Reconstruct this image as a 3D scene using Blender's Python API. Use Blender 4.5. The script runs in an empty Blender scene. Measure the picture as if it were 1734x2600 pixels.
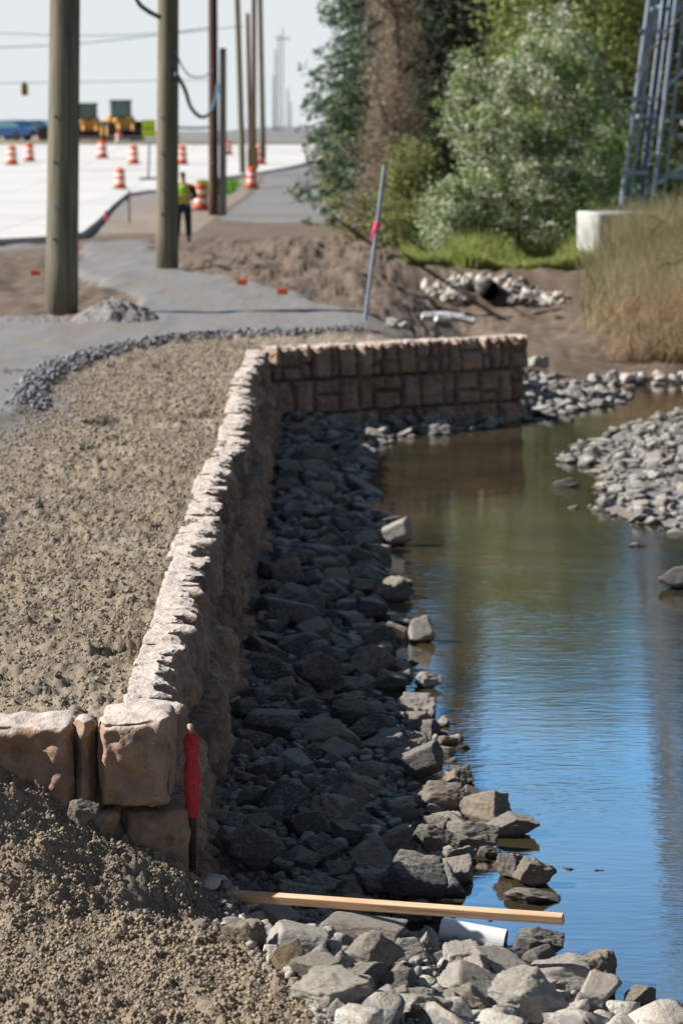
import bpy, bmesh, math, random
import numpy as np
from mathutils import Vector, Matrix
R = math.radians
random.seed(7)
rng = np.random.default_rng(11)
SC = bpy.context.scene
COL = SC.collection

# ------------------------------------------------------------------ camera
LENS, TILT, CAMZ = 85.0, math.atan(988 / 6139), 3.0
cam_d = bpy.data.cameras.new('camera'); cam = bpy.data.objects.new('camera', cam_d); COL.objects.link(cam)
cam_d.sensor_fit = 'VERTICAL'; cam_d.sensor_height = 36; cam_d.lens = LENS
cam_d.clip_start = 0.2; cam_d.clip_end = 3000
cam.location = (0, 0, CAMZ); cam.rotation_euler = (math.pi / 2 - TILT, 0, 0)
cam_d.dof.use_dof = True; cam_d.dof.focus_distance = 12.9; cam_d.dof.aperture_fstop = 2.8
SC.camera = cam

# ------------------------------------------------------------------ sky, sun, exposure
SUN_EL, SUN_AZ = 36.5, -88.0            # sun to the left and a little ahead of the camera
SKY_GAIN = 4.3
w = bpy.data.worlds.new("World"); SC.world = w; w.use_nodes = True
nt = w.node_tree; nt.nodes.clear()
wo = nt.nodes.new('ShaderNodeOutputWorld'); bg = nt.nodes.new('ShaderNodeBackground')
sky = nt.nodes.new('ShaderNodeTexSky'); sky.sky_type = 'NISHITA'; sky.sun_disc = False
sky.sun_elevation = R(SUN_EL); sky.sun_rotation = R(SUN_AZ); sky.air_density = 1.0; sky.dust_density = 0.6; sky.ozone_density = 2.0
tc = nt.nodes.new('ShaderNodeTexCoord'); mp = nt.nodes.new('ShaderNodeMapping'); mp.inputs['Scale'].default_value = (3.0, 3.0, 13)
nz = nt.nodes.new('ShaderNodeTexNoise'); nz.inputs['Scale'].default_value = 2.2; nz.inputs['Detail'].default_value = 6
cr = nt.nodes.new('ShaderNodeValToRGB'); cr.color_ramp.elements[0].position = 0.5; cr.color_ramp.elements[1].position = 0.78
cr.color_ramp.elements[1].color = (0.45, 0.45, 0.45, 1)
mx = nt.nodes.new('ShaderNodeMixRGB'); mx.inputs[2].default_value = (10, 12, 14, 1)
nt.links.new(tc.outputs['Generated'], mp.inputs[0]); nt.links.new(mp.outputs[0], nz.inputs['Vector'])
nt.links.new(nz.outputs['Fac'], cr.inputs[0]); nt.links.new(cr.outputs[0], mx.inputs[0])
# brighter, hazier low sky ahead, deep blue overhead
sx0 = nt.nodes.new('ShaderNodeSeparateXYZ'); nt.links.new(tc.outputs['Generated'], sx0.inputs[0])
def mrn(src, a, b, c, d):
    q = nt.nodes.new('ShaderNodeMapRange'); q.interpolation_type = 'SMOOTHSTEP'
    for i, v in enumerate((a, b, c, d)): q.inputs[1 + i].default_value = v
    nt.links.new(src, q.inputs[0]); return q.outputs[0]
def mth(op, a, b):
    q = nt.nodes.new('ShaderNodeMath'); q.operation = op
    for i, v in enumerate((a, b)):
        if hasattr(v, 'links'): nt.links.new(v, q.inputs[i])
        else: q.inputs[i].default_value = v
    return q.outputs[0]
low = mth('MULTIPLY', mrn(sx0.outputs[2], 0.34, 0.6, 1, 0), mrn(sx0.outputs[1], 0.78, 0.96, 0, 1))
gain = mth('MULTIPLY_ADD', low, SKY_GAIN); gain.node.inputs[2].default_value = 0.45
vs = nt.nodes.new('ShaderNodeVectorMath'); vs.operation = 'SCALE'; nt.links.new(sky.outputs[0], vs.inputs[0]); nt.links.new(gain, vs.inputs['Scale'])
tn = nt.nodes.new('ShaderNodeMixRGB'); tn.blend_type = 'MULTIPLY'; tn.inputs[2].default_value = (0.52, 1.0, 1.20, 1); nt.links.new(low, tn.inputs[0]); nt.links.new(vs.outputs[0], tn.inputs[1])
hzm = nt.nodes.new('ShaderNodeMixRGB'); hzm.inputs[2].default_value = (8.0, 8.5, 8.6, 1); nt.links.new(mth('MULTIPLY', mrn(sx0.outputs[2], 0.05, 0.14, 1, 0), mrn(sx0.outputs[1], 0.7, 0.93, 0.25, 1)), hzm.inputs[0])
nt.links.new(tn.outputs[0], mx.inputs[1]); nt.links.new(mx.outputs[0], hzm.inputs[1]); nt.links.new(hzm.outputs[0], bg.inputs[0]); nt.links.new(bg.outputs[0], wo.inputs[0])
bg.inputs[1].default_value = 0.06
sl = bpy.data.lights.new('sun', 'SUN'); sl.energy = 5.0; sl.angle = R(0.5); sl.color = (1.0, 0.94, 0.85)
so = bpy.data.objects.new('sun', sl); COL.objects.link(so)
sd = Vector((math.sin(R(SUN_AZ)) * math.cos(R(SUN_EL)), math.cos(R(SUN_AZ)) * math.cos(R(SUN_EL)), math.sin(R(SUN_EL))))
so.rotation_euler = sd.to_track_quat('Z', 'Y').to_euler()
SC.view_settings.view_transform = 'Standard'; SC.view_settings.look = 'None'
SC.view_settings.exposure = 0.7; SC.view_settings.gamma = 1
SC.cycles.max_bounces = 6; SC.cycles.use_denoising = True
try: SC.cycles.denoiser = 'OPENIMAGEDENOISE'
except Exception: pass

# ------------------------------------------------------------------ measuring the photograph: pixel -> world
D = 1734 / 1568.0
def ray(xd, yd):
    x = (xd * D - 867) / 6139; y = -(yd * D - 1300) / 6139
    c, s = math.cos(TILT), math.sin(TILT)
    return Vector((x, c + y * s, -s + y * c))
def on_z(xd, yd, z):
    d = ray(xd, yd); t = (z - CAMZ) / d.z
    return Vector((d.x * t, d.y * t, z))
def at_y(xd, yd, Y):
    d = ray(xd, yd); t = Y / d.y
    return Vector((d.x * t, Y, CAMZ + d.z * t))
def pxm(Y): return 6139 / Y / D        # displayed pixels per metre at distance Y
WATER = -1.2

# ------------------------------------------------------------------ numpy noise
def _h(ix, iy, iz, seed):
    n = (ix.astype(np.int64) * 374761393 + iy.astype(np.int64) * 668265263 + iz.astype(np.int64) * 1274126177 + seed * 974634777) & 0xffffffff
    n = ((n ^ (n >> 13)) * 1274126177) & 0xffffffff
    n = ((n ^ (n >> 16)) * 2246822519) & 0xffffffff
    return ((n ^ (n >> 15)) & 0xffffff) / float(0x1000000)
def vn(x, y, z=None, seed=0):
    x = np.asarray(x, float); y = np.asarray(y, float)
    ix = np.floor(x); iy = np.floor(y); fx = x - ix; fy = y - iy
    fx = fx * fx * (3 - 2 * fx); fy = fy * fy * (3 - 2 * fy)
    if z is None:
        z0 = np.zeros_like(ix)
        a = _h(ix, iy, z0, seed); b = _h(ix + 1, iy, z0, seed); c = _h(ix, iy + 1, z0, seed); d = _h(ix + 1, iy + 1, z0, seed)
        return (a * (1 - fx) + b * fx) * (1 - fy) + (c * (1 - fx) + d * fx) * fy - 0.5
    iz = np.floor(z); fz = z - iz; fz = fz * fz * (3 - 2 * fz)
    def lay(k):
        a = _h(ix, iy, iz + k, seed); b = _h(ix + 1, iy, iz + k, seed); c = _h(ix, iy + 1, iz + k, seed); d = _h(ix + 1, iy + 1, iz + k, seed)
        return (a * (1 - fx) + b * fx) * (1 - fy) + (c * (1 - fx) + d * fx) * fy
    return lay(0) * (1 - fz) + lay(1) * fz - 0.5
def fbm(x, y, z=None, o=4, seed=0, g=0.5):
    t = 0; a = 1.0
    for k in range(o):
        t = t + a * vn(x * 2 ** k + 13.7 * k, y * 2 ** k + 7.1 * k, None if z is None else z * 2 ** k, seed + k); a *= g
    return t
def worley(x, y, seed=0):
    ix = np.floor(x); iy = np.floor(y); f1 = np.full(x.shape, 9.0); rid = np.zeros(x.shape); z0 = np.zeros_like(ix)
    for dx in (-1, 0, 1):
        for dy in (-1, 0, 1):
            cx = ix + dx; cy = iy + dy
            px = cx + _h(cx, cy, z0, seed); py = cy + _h(cx, cy, z0 + 1, seed)
            d = (px - x) ** 2 + (py - y) ** 2; m = d < f1
            f1 = np.where(m, d, f1); rid = np.where(m, _h(cx, cy, z0 + 2, seed), rid)
    return np.sqrt(f1), rid
def ss(a, b, x):
    t = np.clip((x - a) / (b - a), 0, 1); return t * t * (3 - 2 * t)
def inpoly(X, Y, poly):
    ins = np.zeros(X.shape, bool); n = len(poly)
    for i in range(n):
        x0, y0 = poly[i]; x1, y1 = poly[(i + 1) % n]
        if y0 == y1: continue
        c = ((y0 > Y) != (y1 > Y)) & (X < (x1 - x0) * (Y - y0) / (y1 - y0) + x0); ins ^= c
    return ins
def pdist(X, Y, poly, closed=True):
    d = np.full(X.shape, 1e9); n = len(poly)
    for i in range(n if closed else n - 1):
        x0, y0 = poly[i]; x1, y1 = poly[(i + 1) % n]
        vx, vy = x1 - x0, y1 - y0; L = vx * vx + vy * vy + 1e-12
        t = np.clip(((X - x0) * vx + (Y - y0) * vy) / L, 0, 1)
        d = np.minimum(d, (X - x0 - t * vx) ** 2 + (Y - y0 - t * vy) ** 2)
    return np.sqrt(d)
def sdist(X, Y, poly):
    return np.where(inpoly(X, Y, poly), 1, -1) * pdist(X, Y, poly)

# ------------------------------------------------------------------ materials
def mat(name):
    m = bpy.data.materials.new(name); m.use_nodes = True; t = m.node_tree
    return m, t, t.nodes['Principled BSDF']
def node(t, ty, **kw):
    n = t.nodes.new(ty)
    for k, v in kw.items(): n.inputs[k].default_value = v
    return n
def ramp(t, src, stops):
    r = t.nodes.new('ShaderNodeValToRGB'); e = r.color_ramp.elements
    while len(e) < len(stops): e.new(0.5)
    for el, (p, c) in zip(e, stops): el.position = p; el.color = (*c, 1)
    t.links.new(src, r.inputs[0]); return r.outputs[0]
def mixc(t, f, a, b, mode='MIX'):
    m = t.nodes.new('ShaderNodeMixRGB'); m.blend_type = mode
    for i, v in enumerate((f, a, b)):
        if hasattr(v, 'links'): t.links.new(v, m.inputs[i])
        elif i == 0: m.inputs[0].default_value = v
        else: m.inputs[i].default_value = (*v, 1)
    return m.outputs[0]
def noise(t, scale, detail=4, rough=0.55, vec=None, coord='Object', stretch=None):
    if vec is None:
        c = t.nodes.new('ShaderNodeTexCoord'); vec = c.outputs[coord]
    if stretch:
        m = t.nodes.new('ShaderNodeMapping'); m.inputs['Scale'].default_value = stretch; t.links.new(vec, m.inputs[0]); vec = m.outputs[0]
    n = t.nodes.new('ShaderNodeTexNoise'); n.inputs['Scale'].default_value = scale; n.inputs['Detail'].default_value = detail; n.inputs['Roughness'].default_value = rough
    t.links.new(vec, n.inputs['Vector']); return n.outputs['Fac']
def bump(t, b, h, strength=0.5, dist=0.01):
    n = t.nodes.new('ShaderNodeBump'); n.inputs['Strength'].default_value = strength; n.inputs['Distance'].default_value = dist
    t.links.new(h, n.inputs['Height'])
    if b.inputs['Normal'].links: t.links.new(b.inputs['Normal'].links[0].from_socket, n.inputs['Normal'])
    t.links.new(n.outputs[0], b.inputs['Normal'])
def simple(name, col, rough=0.6, metal=0.0, var=0.15, scale=6, bmp=0.0, stretch=None):
    m, t, b = mat(name)
    f = noise(t, scale, 5, stretch=stretch)
    lo = tuple(c * (1 - var) for c in col); hi = tuple(min(1, c * (1 + var)) for c in col)
    t.links.new(ramp(t, f, [(0.3, lo), (0.7, hi)]), b.inputs['Base Color'])
    b.inputs['Roughness'].default_value = rough; b.inputs['Metallic'].default_value = metal
    if bmp: bump(t, b, f, 0.6, bmp)
    return m
M = {}
# terrain
m, t, b = mat('ground'); M['ground'] = m
zc = t.nodes.new('ShaderNodeVertexColor'); zc.layer_name = 'zone'
sp = t.nodes.new('ShaderNodeSeparateColor'); t.links.new(zc.outputs[0], sp.inputs[0])
n1 = noise(t, 1.2, 6); n2 = noise(t, 22, 6, 0.7); n3 = noise(t, 70, 4, 0.75)
soil = mixc(t, n2, (0.155, 0.122, 0.09), (0.36, 0.297, 0.22))
soil = mixc(t, ramp(t, n3, [(0.58, (0, 0, 0)), (0.72, (1, 1, 1))]), soil, (0.44, 0.385, 0.305))
soil = mixc(t, ramp(t, n1, [(0.38, (0, 0, 0)), (0.62, (0.6, 0.6, 0.6))]), soil, (0.16, 0.13, 0.105))
soil = mixc(t, ramp(t, noise(t, .55, 5, 0.6), [(0.48, (0, 0, 0)), (0.6, (0.45, 0.45, 0.45))]), soil, (0.30, 0.26, 0.21))
grav = mixc(t, n3, (0.07, 0.075, 0.085), (0.30, 0.305, 0.315))
grav = mixc(t, ramp(t, n1, [(0.45, (0, 0, 0)), (0.62, (0.8, 0.8, 0.8))]), grav, (0.20, 0.165, 0.135))
brown = mixc(t, n2, (0.07, 0.05, 0.036), (0.17, 0.12, 0.085))
brown = mixc(t, ramp(t, noise(t, 3.5, 5, stretch=(0.4, 1.3, 1)), [(0.5, (0, 0, 0)), (0.68, (0.7, 0.7, 0.7))]), brown, (0.23, 0.18, 0.145))
grass = mixc(t, n2, (0.05, 0.09, 0.018), (0.16, 0.24, 0.04))
n5 = noise(t, 5.5, 6, 0.7)
def brk(sock, k=0.35):
    a = t.nodes.new('ShaderNodeMath'); a.operation = 'ADD'; t.links.new(sock, a.inputs[0])
    s_ = t.nodes.new('ShaderNodeMath'); s_.operation = 'MULTIPLY_ADD'; t.links.new(n5, s_.inputs[0]); s_.inputs[1].default_value = k; s_.inputs[2].default_value = -k / 2
    t.links.new(s_.outputs[0], a.inputs[1])
    return ramp(t, a.outputs[0], [(0.38, (0, 0, 0)), (0.62, (1, 1, 1))])
c = mixc(t, brk(sp.outputs[1], .9), soil, brown); c = mixc(t, brk(sp.outputs[0], 1.5), c, grav); c = mixc(t, brk(sp.outputs[2]), c, grass)
t.links.new(c, b.inputs['Base Color']); b.inputs['Roughness'].default_value = 0.95
bump(t, b, n2, 0.5, 0.02); bump(t, b, n3, 0.7, 0.008)
# rock
def mth2(t, src, k):
    q = t.nodes.new('ShaderNodeMath'); q.operation = 'MULTIPLY'; t.links.new(src, q.inputs[0]); q.inputs[1].default_value = k; return q.outputs[0]
def rockmat(name, cols, dark=0.5):
    m, t, b = mat(name)
    oi = t.nodes.new('ShaderNodeObjectInfo'); tcn = t.nodes.new('ShaderNodeTexCoord')
    va = t.nodes.new('ShaderNodeVectorMath'); va.operation = 'ADD'; t.links.new(tcn.outputs['Object'], va.inputs[0])
    vm = t.nodes.new('ShaderNodeVectorMath'); vm.operation = 'SCALE'; vm.inputs[0].default_value = (17, 31, 23); t.links.new(oi.outputs['Random'], vm.inputs['Scale'])
    t.links.new(vm.outputs[0], va.inputs[1]); V = va.outputs[0]
    a = noise(t, 2.1, 6, 0.6, V); f = noise(t, 9, 7, 0.7, V); g = noise(t, 34, 4, 0.7, V)
    base = ramp(t, oi.outputs['Random'], [(0.0, cols[0]), (0.35, cols[1]), (0.7, cols[2]), (1.0, cols[3])])
    c = mixc(t, ramp(t, a, [(0.38, (0, 0, 0)), (0.62, (1, 1, 1))]), base, mixc(t, dark, base, (0.12, 0.11, 0.10)))
    c = mixc(t, ramp(t, f, [(0.54, (0, 0, 0)), (0.68, (0.85, 0.85, 0.85))]), c, (0.62, 0.59, 0.55))
    c = mixc(t, ramp(t, g, [(0.34, (0.7, 0.7, 0.7)), (0.46, (0, 0, 0))]), c, (0.09, 0.08, 0.07))
    sn_ = t.nodes.new('ShaderNodeNewGeometry'); sz_ = t.nodes.new('ShaderNodeSeparateXYZ'); t.links.new(sn_.outputs['Normal'], sz_.inputs[0])   # silt settled on the upper faces
    sm = t.nodes.new('ShaderNodeMath'); sm.operation = 'MULTIPLY_ADD'; t.links.new(f, sm.inputs[0]); sm.inputs[1].default_value = 1.3; t.links.new(sz_.outputs[2], sm.inputs[2])
    c = mixc(t, ramp(t, mth2(t, sm.outputs[0], .5), [(0.66, (0, 0, 0)), (0.80, (0.7, 0.7, 0.7))]), c, (0.46, 0.41, 0.34))
    # wet, algae-dark band just above the waterline
    ge = t.nodes.new('ShaderNodeNewGeometry'); sx = t.nodes.new('ShaderNodeSeparateXYZ'); t.links.new(ge.outputs['Position'], sx.inputs[0])
    ad = t.nodes.new('ShaderNodeMath'); ad.operation = 'MULTIPLY_ADD'; t.links.new(f, ad.inputs[0]); ad.inputs[1].default_value = -0.05; t.links.new(sx.outputs[2], ad.inputs[2])
    mr = t.nodes.new('ShaderNodeMapRange'); mr.inputs[1].default_value = WATER + 0.005; mr.inputs[2].default_value = WATER - 0.01; t.links.new(ad.outputs[0], mr.inputs[0])
    wet = mr.outputs[0]
    c = mixc(t, wet, c, mixc(t, 1.0, c, (0.35, 0.31, 0.24), 'MULTIPLY'))
    t.links.new(c, b.inputs['Base Color'])
    rr = t.nodes.new('ShaderNodeMapRange'); rr.inputs[3].default_value = 0.85; rr.inputs[4].default_value = 0.3; t.links.new(wet, rr.inputs[0]); t.links.new(rr.outputs[0], b.inputs['Roughness'])
    bump(t, b, f, 0.9, 0.035); bump(t, b, g, 0.8, 0.012)
    return m
M['rock'] = rockmat('limestone', [(0.22, 0.225, 0.235), (0.31, 0.28, 0.25), (0.42, 0.34, 0.25), (0.42, 0.40, 0.38)], .45)
M['rock_pale'] = rockmat('pale_limestone', [(0.60, 0.57, 0.52), (0.64, 0.59, 0.52), (0.70, 0.67, 0.63), (0.56, 0.49, 0.39)], .3)
M['rock_dark'] = rockmat('dark_stone', [(0.15, 0.165, 0.18), (0.20, 0.205, 0.21), (0.24, 0.215, 0.185), (0.16, 0.15, 0.135)])
M['rock_clod'] = simple('soil_clump', (0.24, 0.18, 0.115), 0.95, var=0.3, scale=14, bmp=0.02)
# wall block
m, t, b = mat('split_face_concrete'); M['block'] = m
g0 = t.nodes.new('ShaderNodeNewGeometry'); P = g0.outputs['Position']
a = noise(t, 1.6, 4, 0.6, P); f = noise(t, 11, 7, 0.7, P); g = noise(t, 60, 4, 0.7, P); k = noise(t, 3.2, 5, 0.6, P)
c = ramp(t, a, [(0.30, (0.27, 0.20, 0.17)), (0.45, (0.37, 0.27, 0.21)), (0.58, (0.42, 0.33, 0.25)), (0.7, (0.33, 0.27, 0.24))])
c = mixc(t, ramp(t, k, [(0.52, (0, 0, 0)), (0.66, (0.7, 0.7, 0.7))]), c, (0.22, 0.17, 0.19))
ob = t.nodes.new('ShaderNodeObjectInfo')
c = mixc(t, 1.0, c, ramp(t, ob.outputs['Random'], [(0.0, (0.50, 0.46, 0.46)), (0.3, (1.06, 0.92, 0.82)), (0.55, (0.80, 0.72, 0.68)), (0.8, (1.25, 1.12, 1.0)), (1.0, (0.64, 0.54, 0.48))]), 'MULTIPLY')
c = mixc(t, ramp(t, f, [(0.5, (0, 0, 0)), (0.75, (0.7, 0.7, 0.7))]), c, (0.50, 0.41, 0.32))
c = mixc(t, ramp(t, g, [(0.33, (0.6, 0.6, 0.6)), (0.42, (0, 0, 0))]), c, (0.14, 0.10, 0.085))
sn = t.nodes.new('ShaderNodeSeparateXYZ'); t.links.new(g0.outputs['Normal'], sn.inputs[0])   # cast tops of the top course, painted extra pale to imitate sun glare
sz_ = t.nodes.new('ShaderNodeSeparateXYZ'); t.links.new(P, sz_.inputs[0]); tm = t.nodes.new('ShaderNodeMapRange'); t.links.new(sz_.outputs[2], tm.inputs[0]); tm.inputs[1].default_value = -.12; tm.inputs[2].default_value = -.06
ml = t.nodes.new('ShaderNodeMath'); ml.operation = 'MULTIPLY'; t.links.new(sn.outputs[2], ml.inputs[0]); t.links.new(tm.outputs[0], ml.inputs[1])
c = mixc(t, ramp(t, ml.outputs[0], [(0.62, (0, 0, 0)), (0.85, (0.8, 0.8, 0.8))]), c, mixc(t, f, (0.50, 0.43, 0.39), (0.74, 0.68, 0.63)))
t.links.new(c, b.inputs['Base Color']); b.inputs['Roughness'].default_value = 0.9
bump(t, b, f, 0.8, 0.03); bump(t, b, g, 0.8, 0.008)
# water
m, t, b = mat('creek_water'); M['water'] = m
g0 = t.nodes.new('ShaderNodeNewGeometry'); P = g0.outputs['Position']
c = ramp(t, noise(t, 0.8, 4, 0.6, P), [(0.35, (0.028, 0.026, 0.016)), (0.7, (0.06, 0.045, 0.022))])
t.links.new(c, b.inputs['Base Color']); b.inputs['Roughness'].default_value = 0.03; b.inputs['IOR'].default_value = 1.9
wv = noise(t, 13.0, 3, 0.5, P, stretch=(0.42, 1.5, 1)); wl = noise(t, 2.2, 2, 0.5, P, stretch=(0.6, 1.2, 1))
am = ramp(t, noise(t, 0.45, 2, 0.5, P), [(0.35, (0.25, 0.25, 0.25)), (0.65, (1, 1, 1))])
mm = t.nodes.new('ShaderNodeMath'); mm.operation = 'MULTIPLY'; t.links.new(wv, mm.inputs[0]); t.links.new(am, mm.inputs[1])
bump(t, b, mm.outputs[0], 1.0, 0.0027); bump(t, b, wl, 1.0, 0.002)
def wood(name, c0, c1, st=(8, 8, 0.6), sc=3, rough=0.85):
    m, t, b = mat(name); f = noise(t, sc, 6, 0.65, stretch=st)
    t.links.new(ramp(t, f, [(0.3, c0), (0.7, c1)]), b.inputs['Base Color']); b.inputs['Roughness'].default_value = rough
    bump(t, b, f, 0.5, 0.01); return m
M['pole_green'] = wood('treated_pole', (0.07, 0.063, 0.045), (0.25, 0.232, 0.165), (10, 10, .35), 2.4)
M['pole_brown'] = wood('creosote_pole', (0.055, 0.03, 0.022), (0.15, 0.08, 0.055))
M['pole_grey'] = wood('weathered_pole', (0.14, 0.135, 0.14), (0.30, 0.29, 0.30))
M['pine'] = wood('sawn_pine', (0.46, 0.27, 0.15), (0.74, 0.51, 0.33), (0.8, 9, 9), 3.2, 0.75)
M['lath'] = wood('lath_wood', (0.42, 0.24, 0.08), (0.60, 0.38, 0.16))
M['bark'] = wood('bark', (0.06, 0.045, 0.032), (0.14, 0.11, 0.08))
M['steel'] = simple('galvanised_steel', (0.27, 0.33, 0.42), 0.5, 0.5, 0.12, 3)
M['rust'] = simple('rusty_steel', (0.07, 0.045, 0.035), 0.8, 0.2, 0.4, 40, 0.004)
M['copper'] = simple('bare_stake_top', (0.45, 0.27, 0.18), 0.7, 0, 0.3, 60)
M['red'] = simple('red_twine', (0.55, 0.035, 0.04), 0.8, 0, 0.25, 60, 0.002)
M['redbrown'] = simple('faded_twine', (0.30, 0.10, 0.07), 0.85, 0, 0.3, 60)
M['pvc'] = simple('white_plastic', (0.75, 0.76, 0.78), 0.4, 0, 0.04)
M['green_scrap'] = simple('green_plastic', (0.02, 0.30, 0.15), 0.4)
M['concrete_road'] = simple('fresh_concrete', (0.58, 0.575, 0.565), 0.85, 0, 0.06, 0.6)
m = M['concrete_road']; t = m.node_tree; b = t.nodes['Principled BSDF']; src = b.inputs['Base Color'].links[0].from_socket
tcb = t.nodes.new('ShaderNodeTexCoord'); bk = t.nodes.new('ShaderNodeTexBrick'); bk.offset = 0; bk.inputs['Scale'].default_value = 1; bk.inputs['Brick Width'].default_value = 4.6; bk.inputs['Row Height'].default_value = 4.6; bk.inputs['Mortar Size'].default_value = .03
bk.inputs['Color1'].default_value = (1, 1, 1, 1); bk.inputs['Color2'].default_value = (.95, .95, .95, 1); bk.inputs['Mortar'].default_value = (.55, .55, .55, 1); t.links.new(tcb.outputs['Object'], bk.inputs['Vector'])
c = mixc(t, 1.0, src, bk.outputs['Color'], 'MULTIPLY'); c = mixc(t, ramp(t, noise(t, .12, 5, .65, stretch=(.5, 1.5, 1)), [(.5, (0, 0, 0)), (.68, (.5, .5, .5))]), c, (.40, .385, .36)); t.links.new(c, b.inputs['Base Color'])
M['concrete'] = simple('concrete', (0.50, 0.50, 0.49), 0.85, 0, 0.2, 2.2, 0.01)
M['pipe'] = simple('culvert_pipe', (0.17, 0.17, 0.165), 0.8)
M['orange'] = simple('drum_orange', (0.80, 0.11, 0.02), 0.45, 0, 0.08)
M['white'] = simple('reflective_white', (0.78, 0.76, 0.75), 0.5, 0, 0.05)
M['rubber'] = simple('black_rubber', (0.02, 0.02, 0.022), 0.8)
M['lime'] = simple('fluorescent_lime', (0.62, 0.80, 0.03), 0.6, 0, 0.03)
M['limevest'] = simple('hi_vis_lime', (0.30, 0.80, 0.04), 0.7, 0, 0.08)
M['vestorange'] = simple('hi_vis_orange', (0.85, 0.32, 0.18), 0.7, 0, 0.05)
M['navy'] = simple('navy_cloth', (0.022, 0.032, 0.06), 0.9, 0, 0.2)
M['black'] = simple('black_paint', (0.018, 0.018, 0.02), 0.5)
M['skin'] = simple('skin', (0.45, 0.27, 0.19), 0.6, 0, 0.05)
M['cat'] = simple('machine_yellow', (0.66, 0.36, 0.08), 0.6, 0, 0.3)
M['iron'] = simple('dark_iron', (0.055, 0.05, 0.055), 0.7, 0.2, 0.3, 2)
M['glass'] = simple('tinted_glass', (0.14, 0.30, 0.34), 0.1)
M['cabinet'] = simple('tan_paint', (0.36, 0.26, 0.14), 0.6)
M['pink'] = simple('pink_flagging', (0.85, 0.05, 0.18), 0.6, 0, 0.05)
M['orangeflag'] = simple('orange_flagging', (0.9, 0.16, 0.03), 0.6, 0, 0.05)
M['cable'] = simple('cable', (0.05, 0.10, 0.12), 0.5)
M['sigyellow'] = simple('signal_yellow', (0.55, 0.33, 0.02), 0.5)
M['carblue'] = simple('blue_car_paint', (0.03, 0.10, 0.28), 0.3, 0, 0.03)
M['cardark'] = simple('dark_car_paint', (0.03, 0.04, 0.06), 0.3, 0, 0.03)
M['tandry'] = simple('dry_verge', (0.42, 0.33, 0.13), 0.95, 0, 0.3, 0.6)
def leafmat(name, trans=0.35, rough=0.6):
    m, t, b = mat(name); vc = t.nodes.new('ShaderNodeVertexColor'); vc.layer_name = 'tint'
    t.links.new(vc.outputs[0], b.inputs['Base Color']); b.inputs['Roughness'].default_value = rough
    tr = t.nodes.new('ShaderNodeBsdfTranslucent'); t.links.new(vc.outputs[0], tr.inputs[0])
    ms = t.nodes.new('ShaderNodeMixShader'); ms.inputs[0].default_value = trans
    t.links.new(b.outputs[0], ms.inputs[1]); t.links.new(tr.outputs[0], ms.inputs[2])
    t.links.new(ms.outputs[0], t.nodes['Material Output'].inputs[0]); return m
M['leaf'] = leafmat('leaves', 0.5); M['needle'] = leafmat('needles', 0.1, 0.8)

# ------------------------------------------------------------------ object helpers
def tag(o, label=None, cat=None, group=None, kind=None):
    if label: o['label'] = label
    if cat: o['category'] = cat
    if group: o['group'] = group
    if kind: o['kind'] = kind
    return o
def link(name, me, parent=None, m=None):
    o = bpy.data.objects.new(name, me); COL.objects.link(o)
    if m is not None and me is not None: me.materials.append(m)
    if parent is not None: o.parent = parent
    return o
def empty(name, loc, label, cat, group=None, rz=0):
    o = bpy.data.objects.new(name, None); COL.objects.link(o); o.location = loc; o.rotation_euler = (0, 0, rz)
    return tag(o, label, cat, group)
def npmesh(name, V, F, smooth=False, cols=None, layer='tint'):
    """V (n,3), F (m,k) arrays -> mesh"""
    me = bpy.data.meshes.new(name); V = np.asarray(V, np.float32); F = np.asarray(F, np.int32); k = F.shape[1]
    me.vertices.add(len(V)); me.vertices.foreach_set('co', V.ravel())
    me.loops.add(F.size); me.loops.foreach_set('vertex_index', F.ravel())
    me.polygons.add(len(F)); me.polygons.foreach_set('loop_start', np.arange(0, F.size, k, dtype=np.int32))
    me.polygons.foreach_set('loop_total', np.full(len(F), k, np.int32))
    me.polygons.foreach_set('use_smooth', np.full(len(F), smooth))
    me.update(calc_edges=True)
    if cols is not None:
        ca = me.color_attributes.new(layer, 'FLOAT_COLOR', 'POINT'); ca.data.foreach_set('color', np.asarray(cols, np.float32).ravel())
    return me
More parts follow.
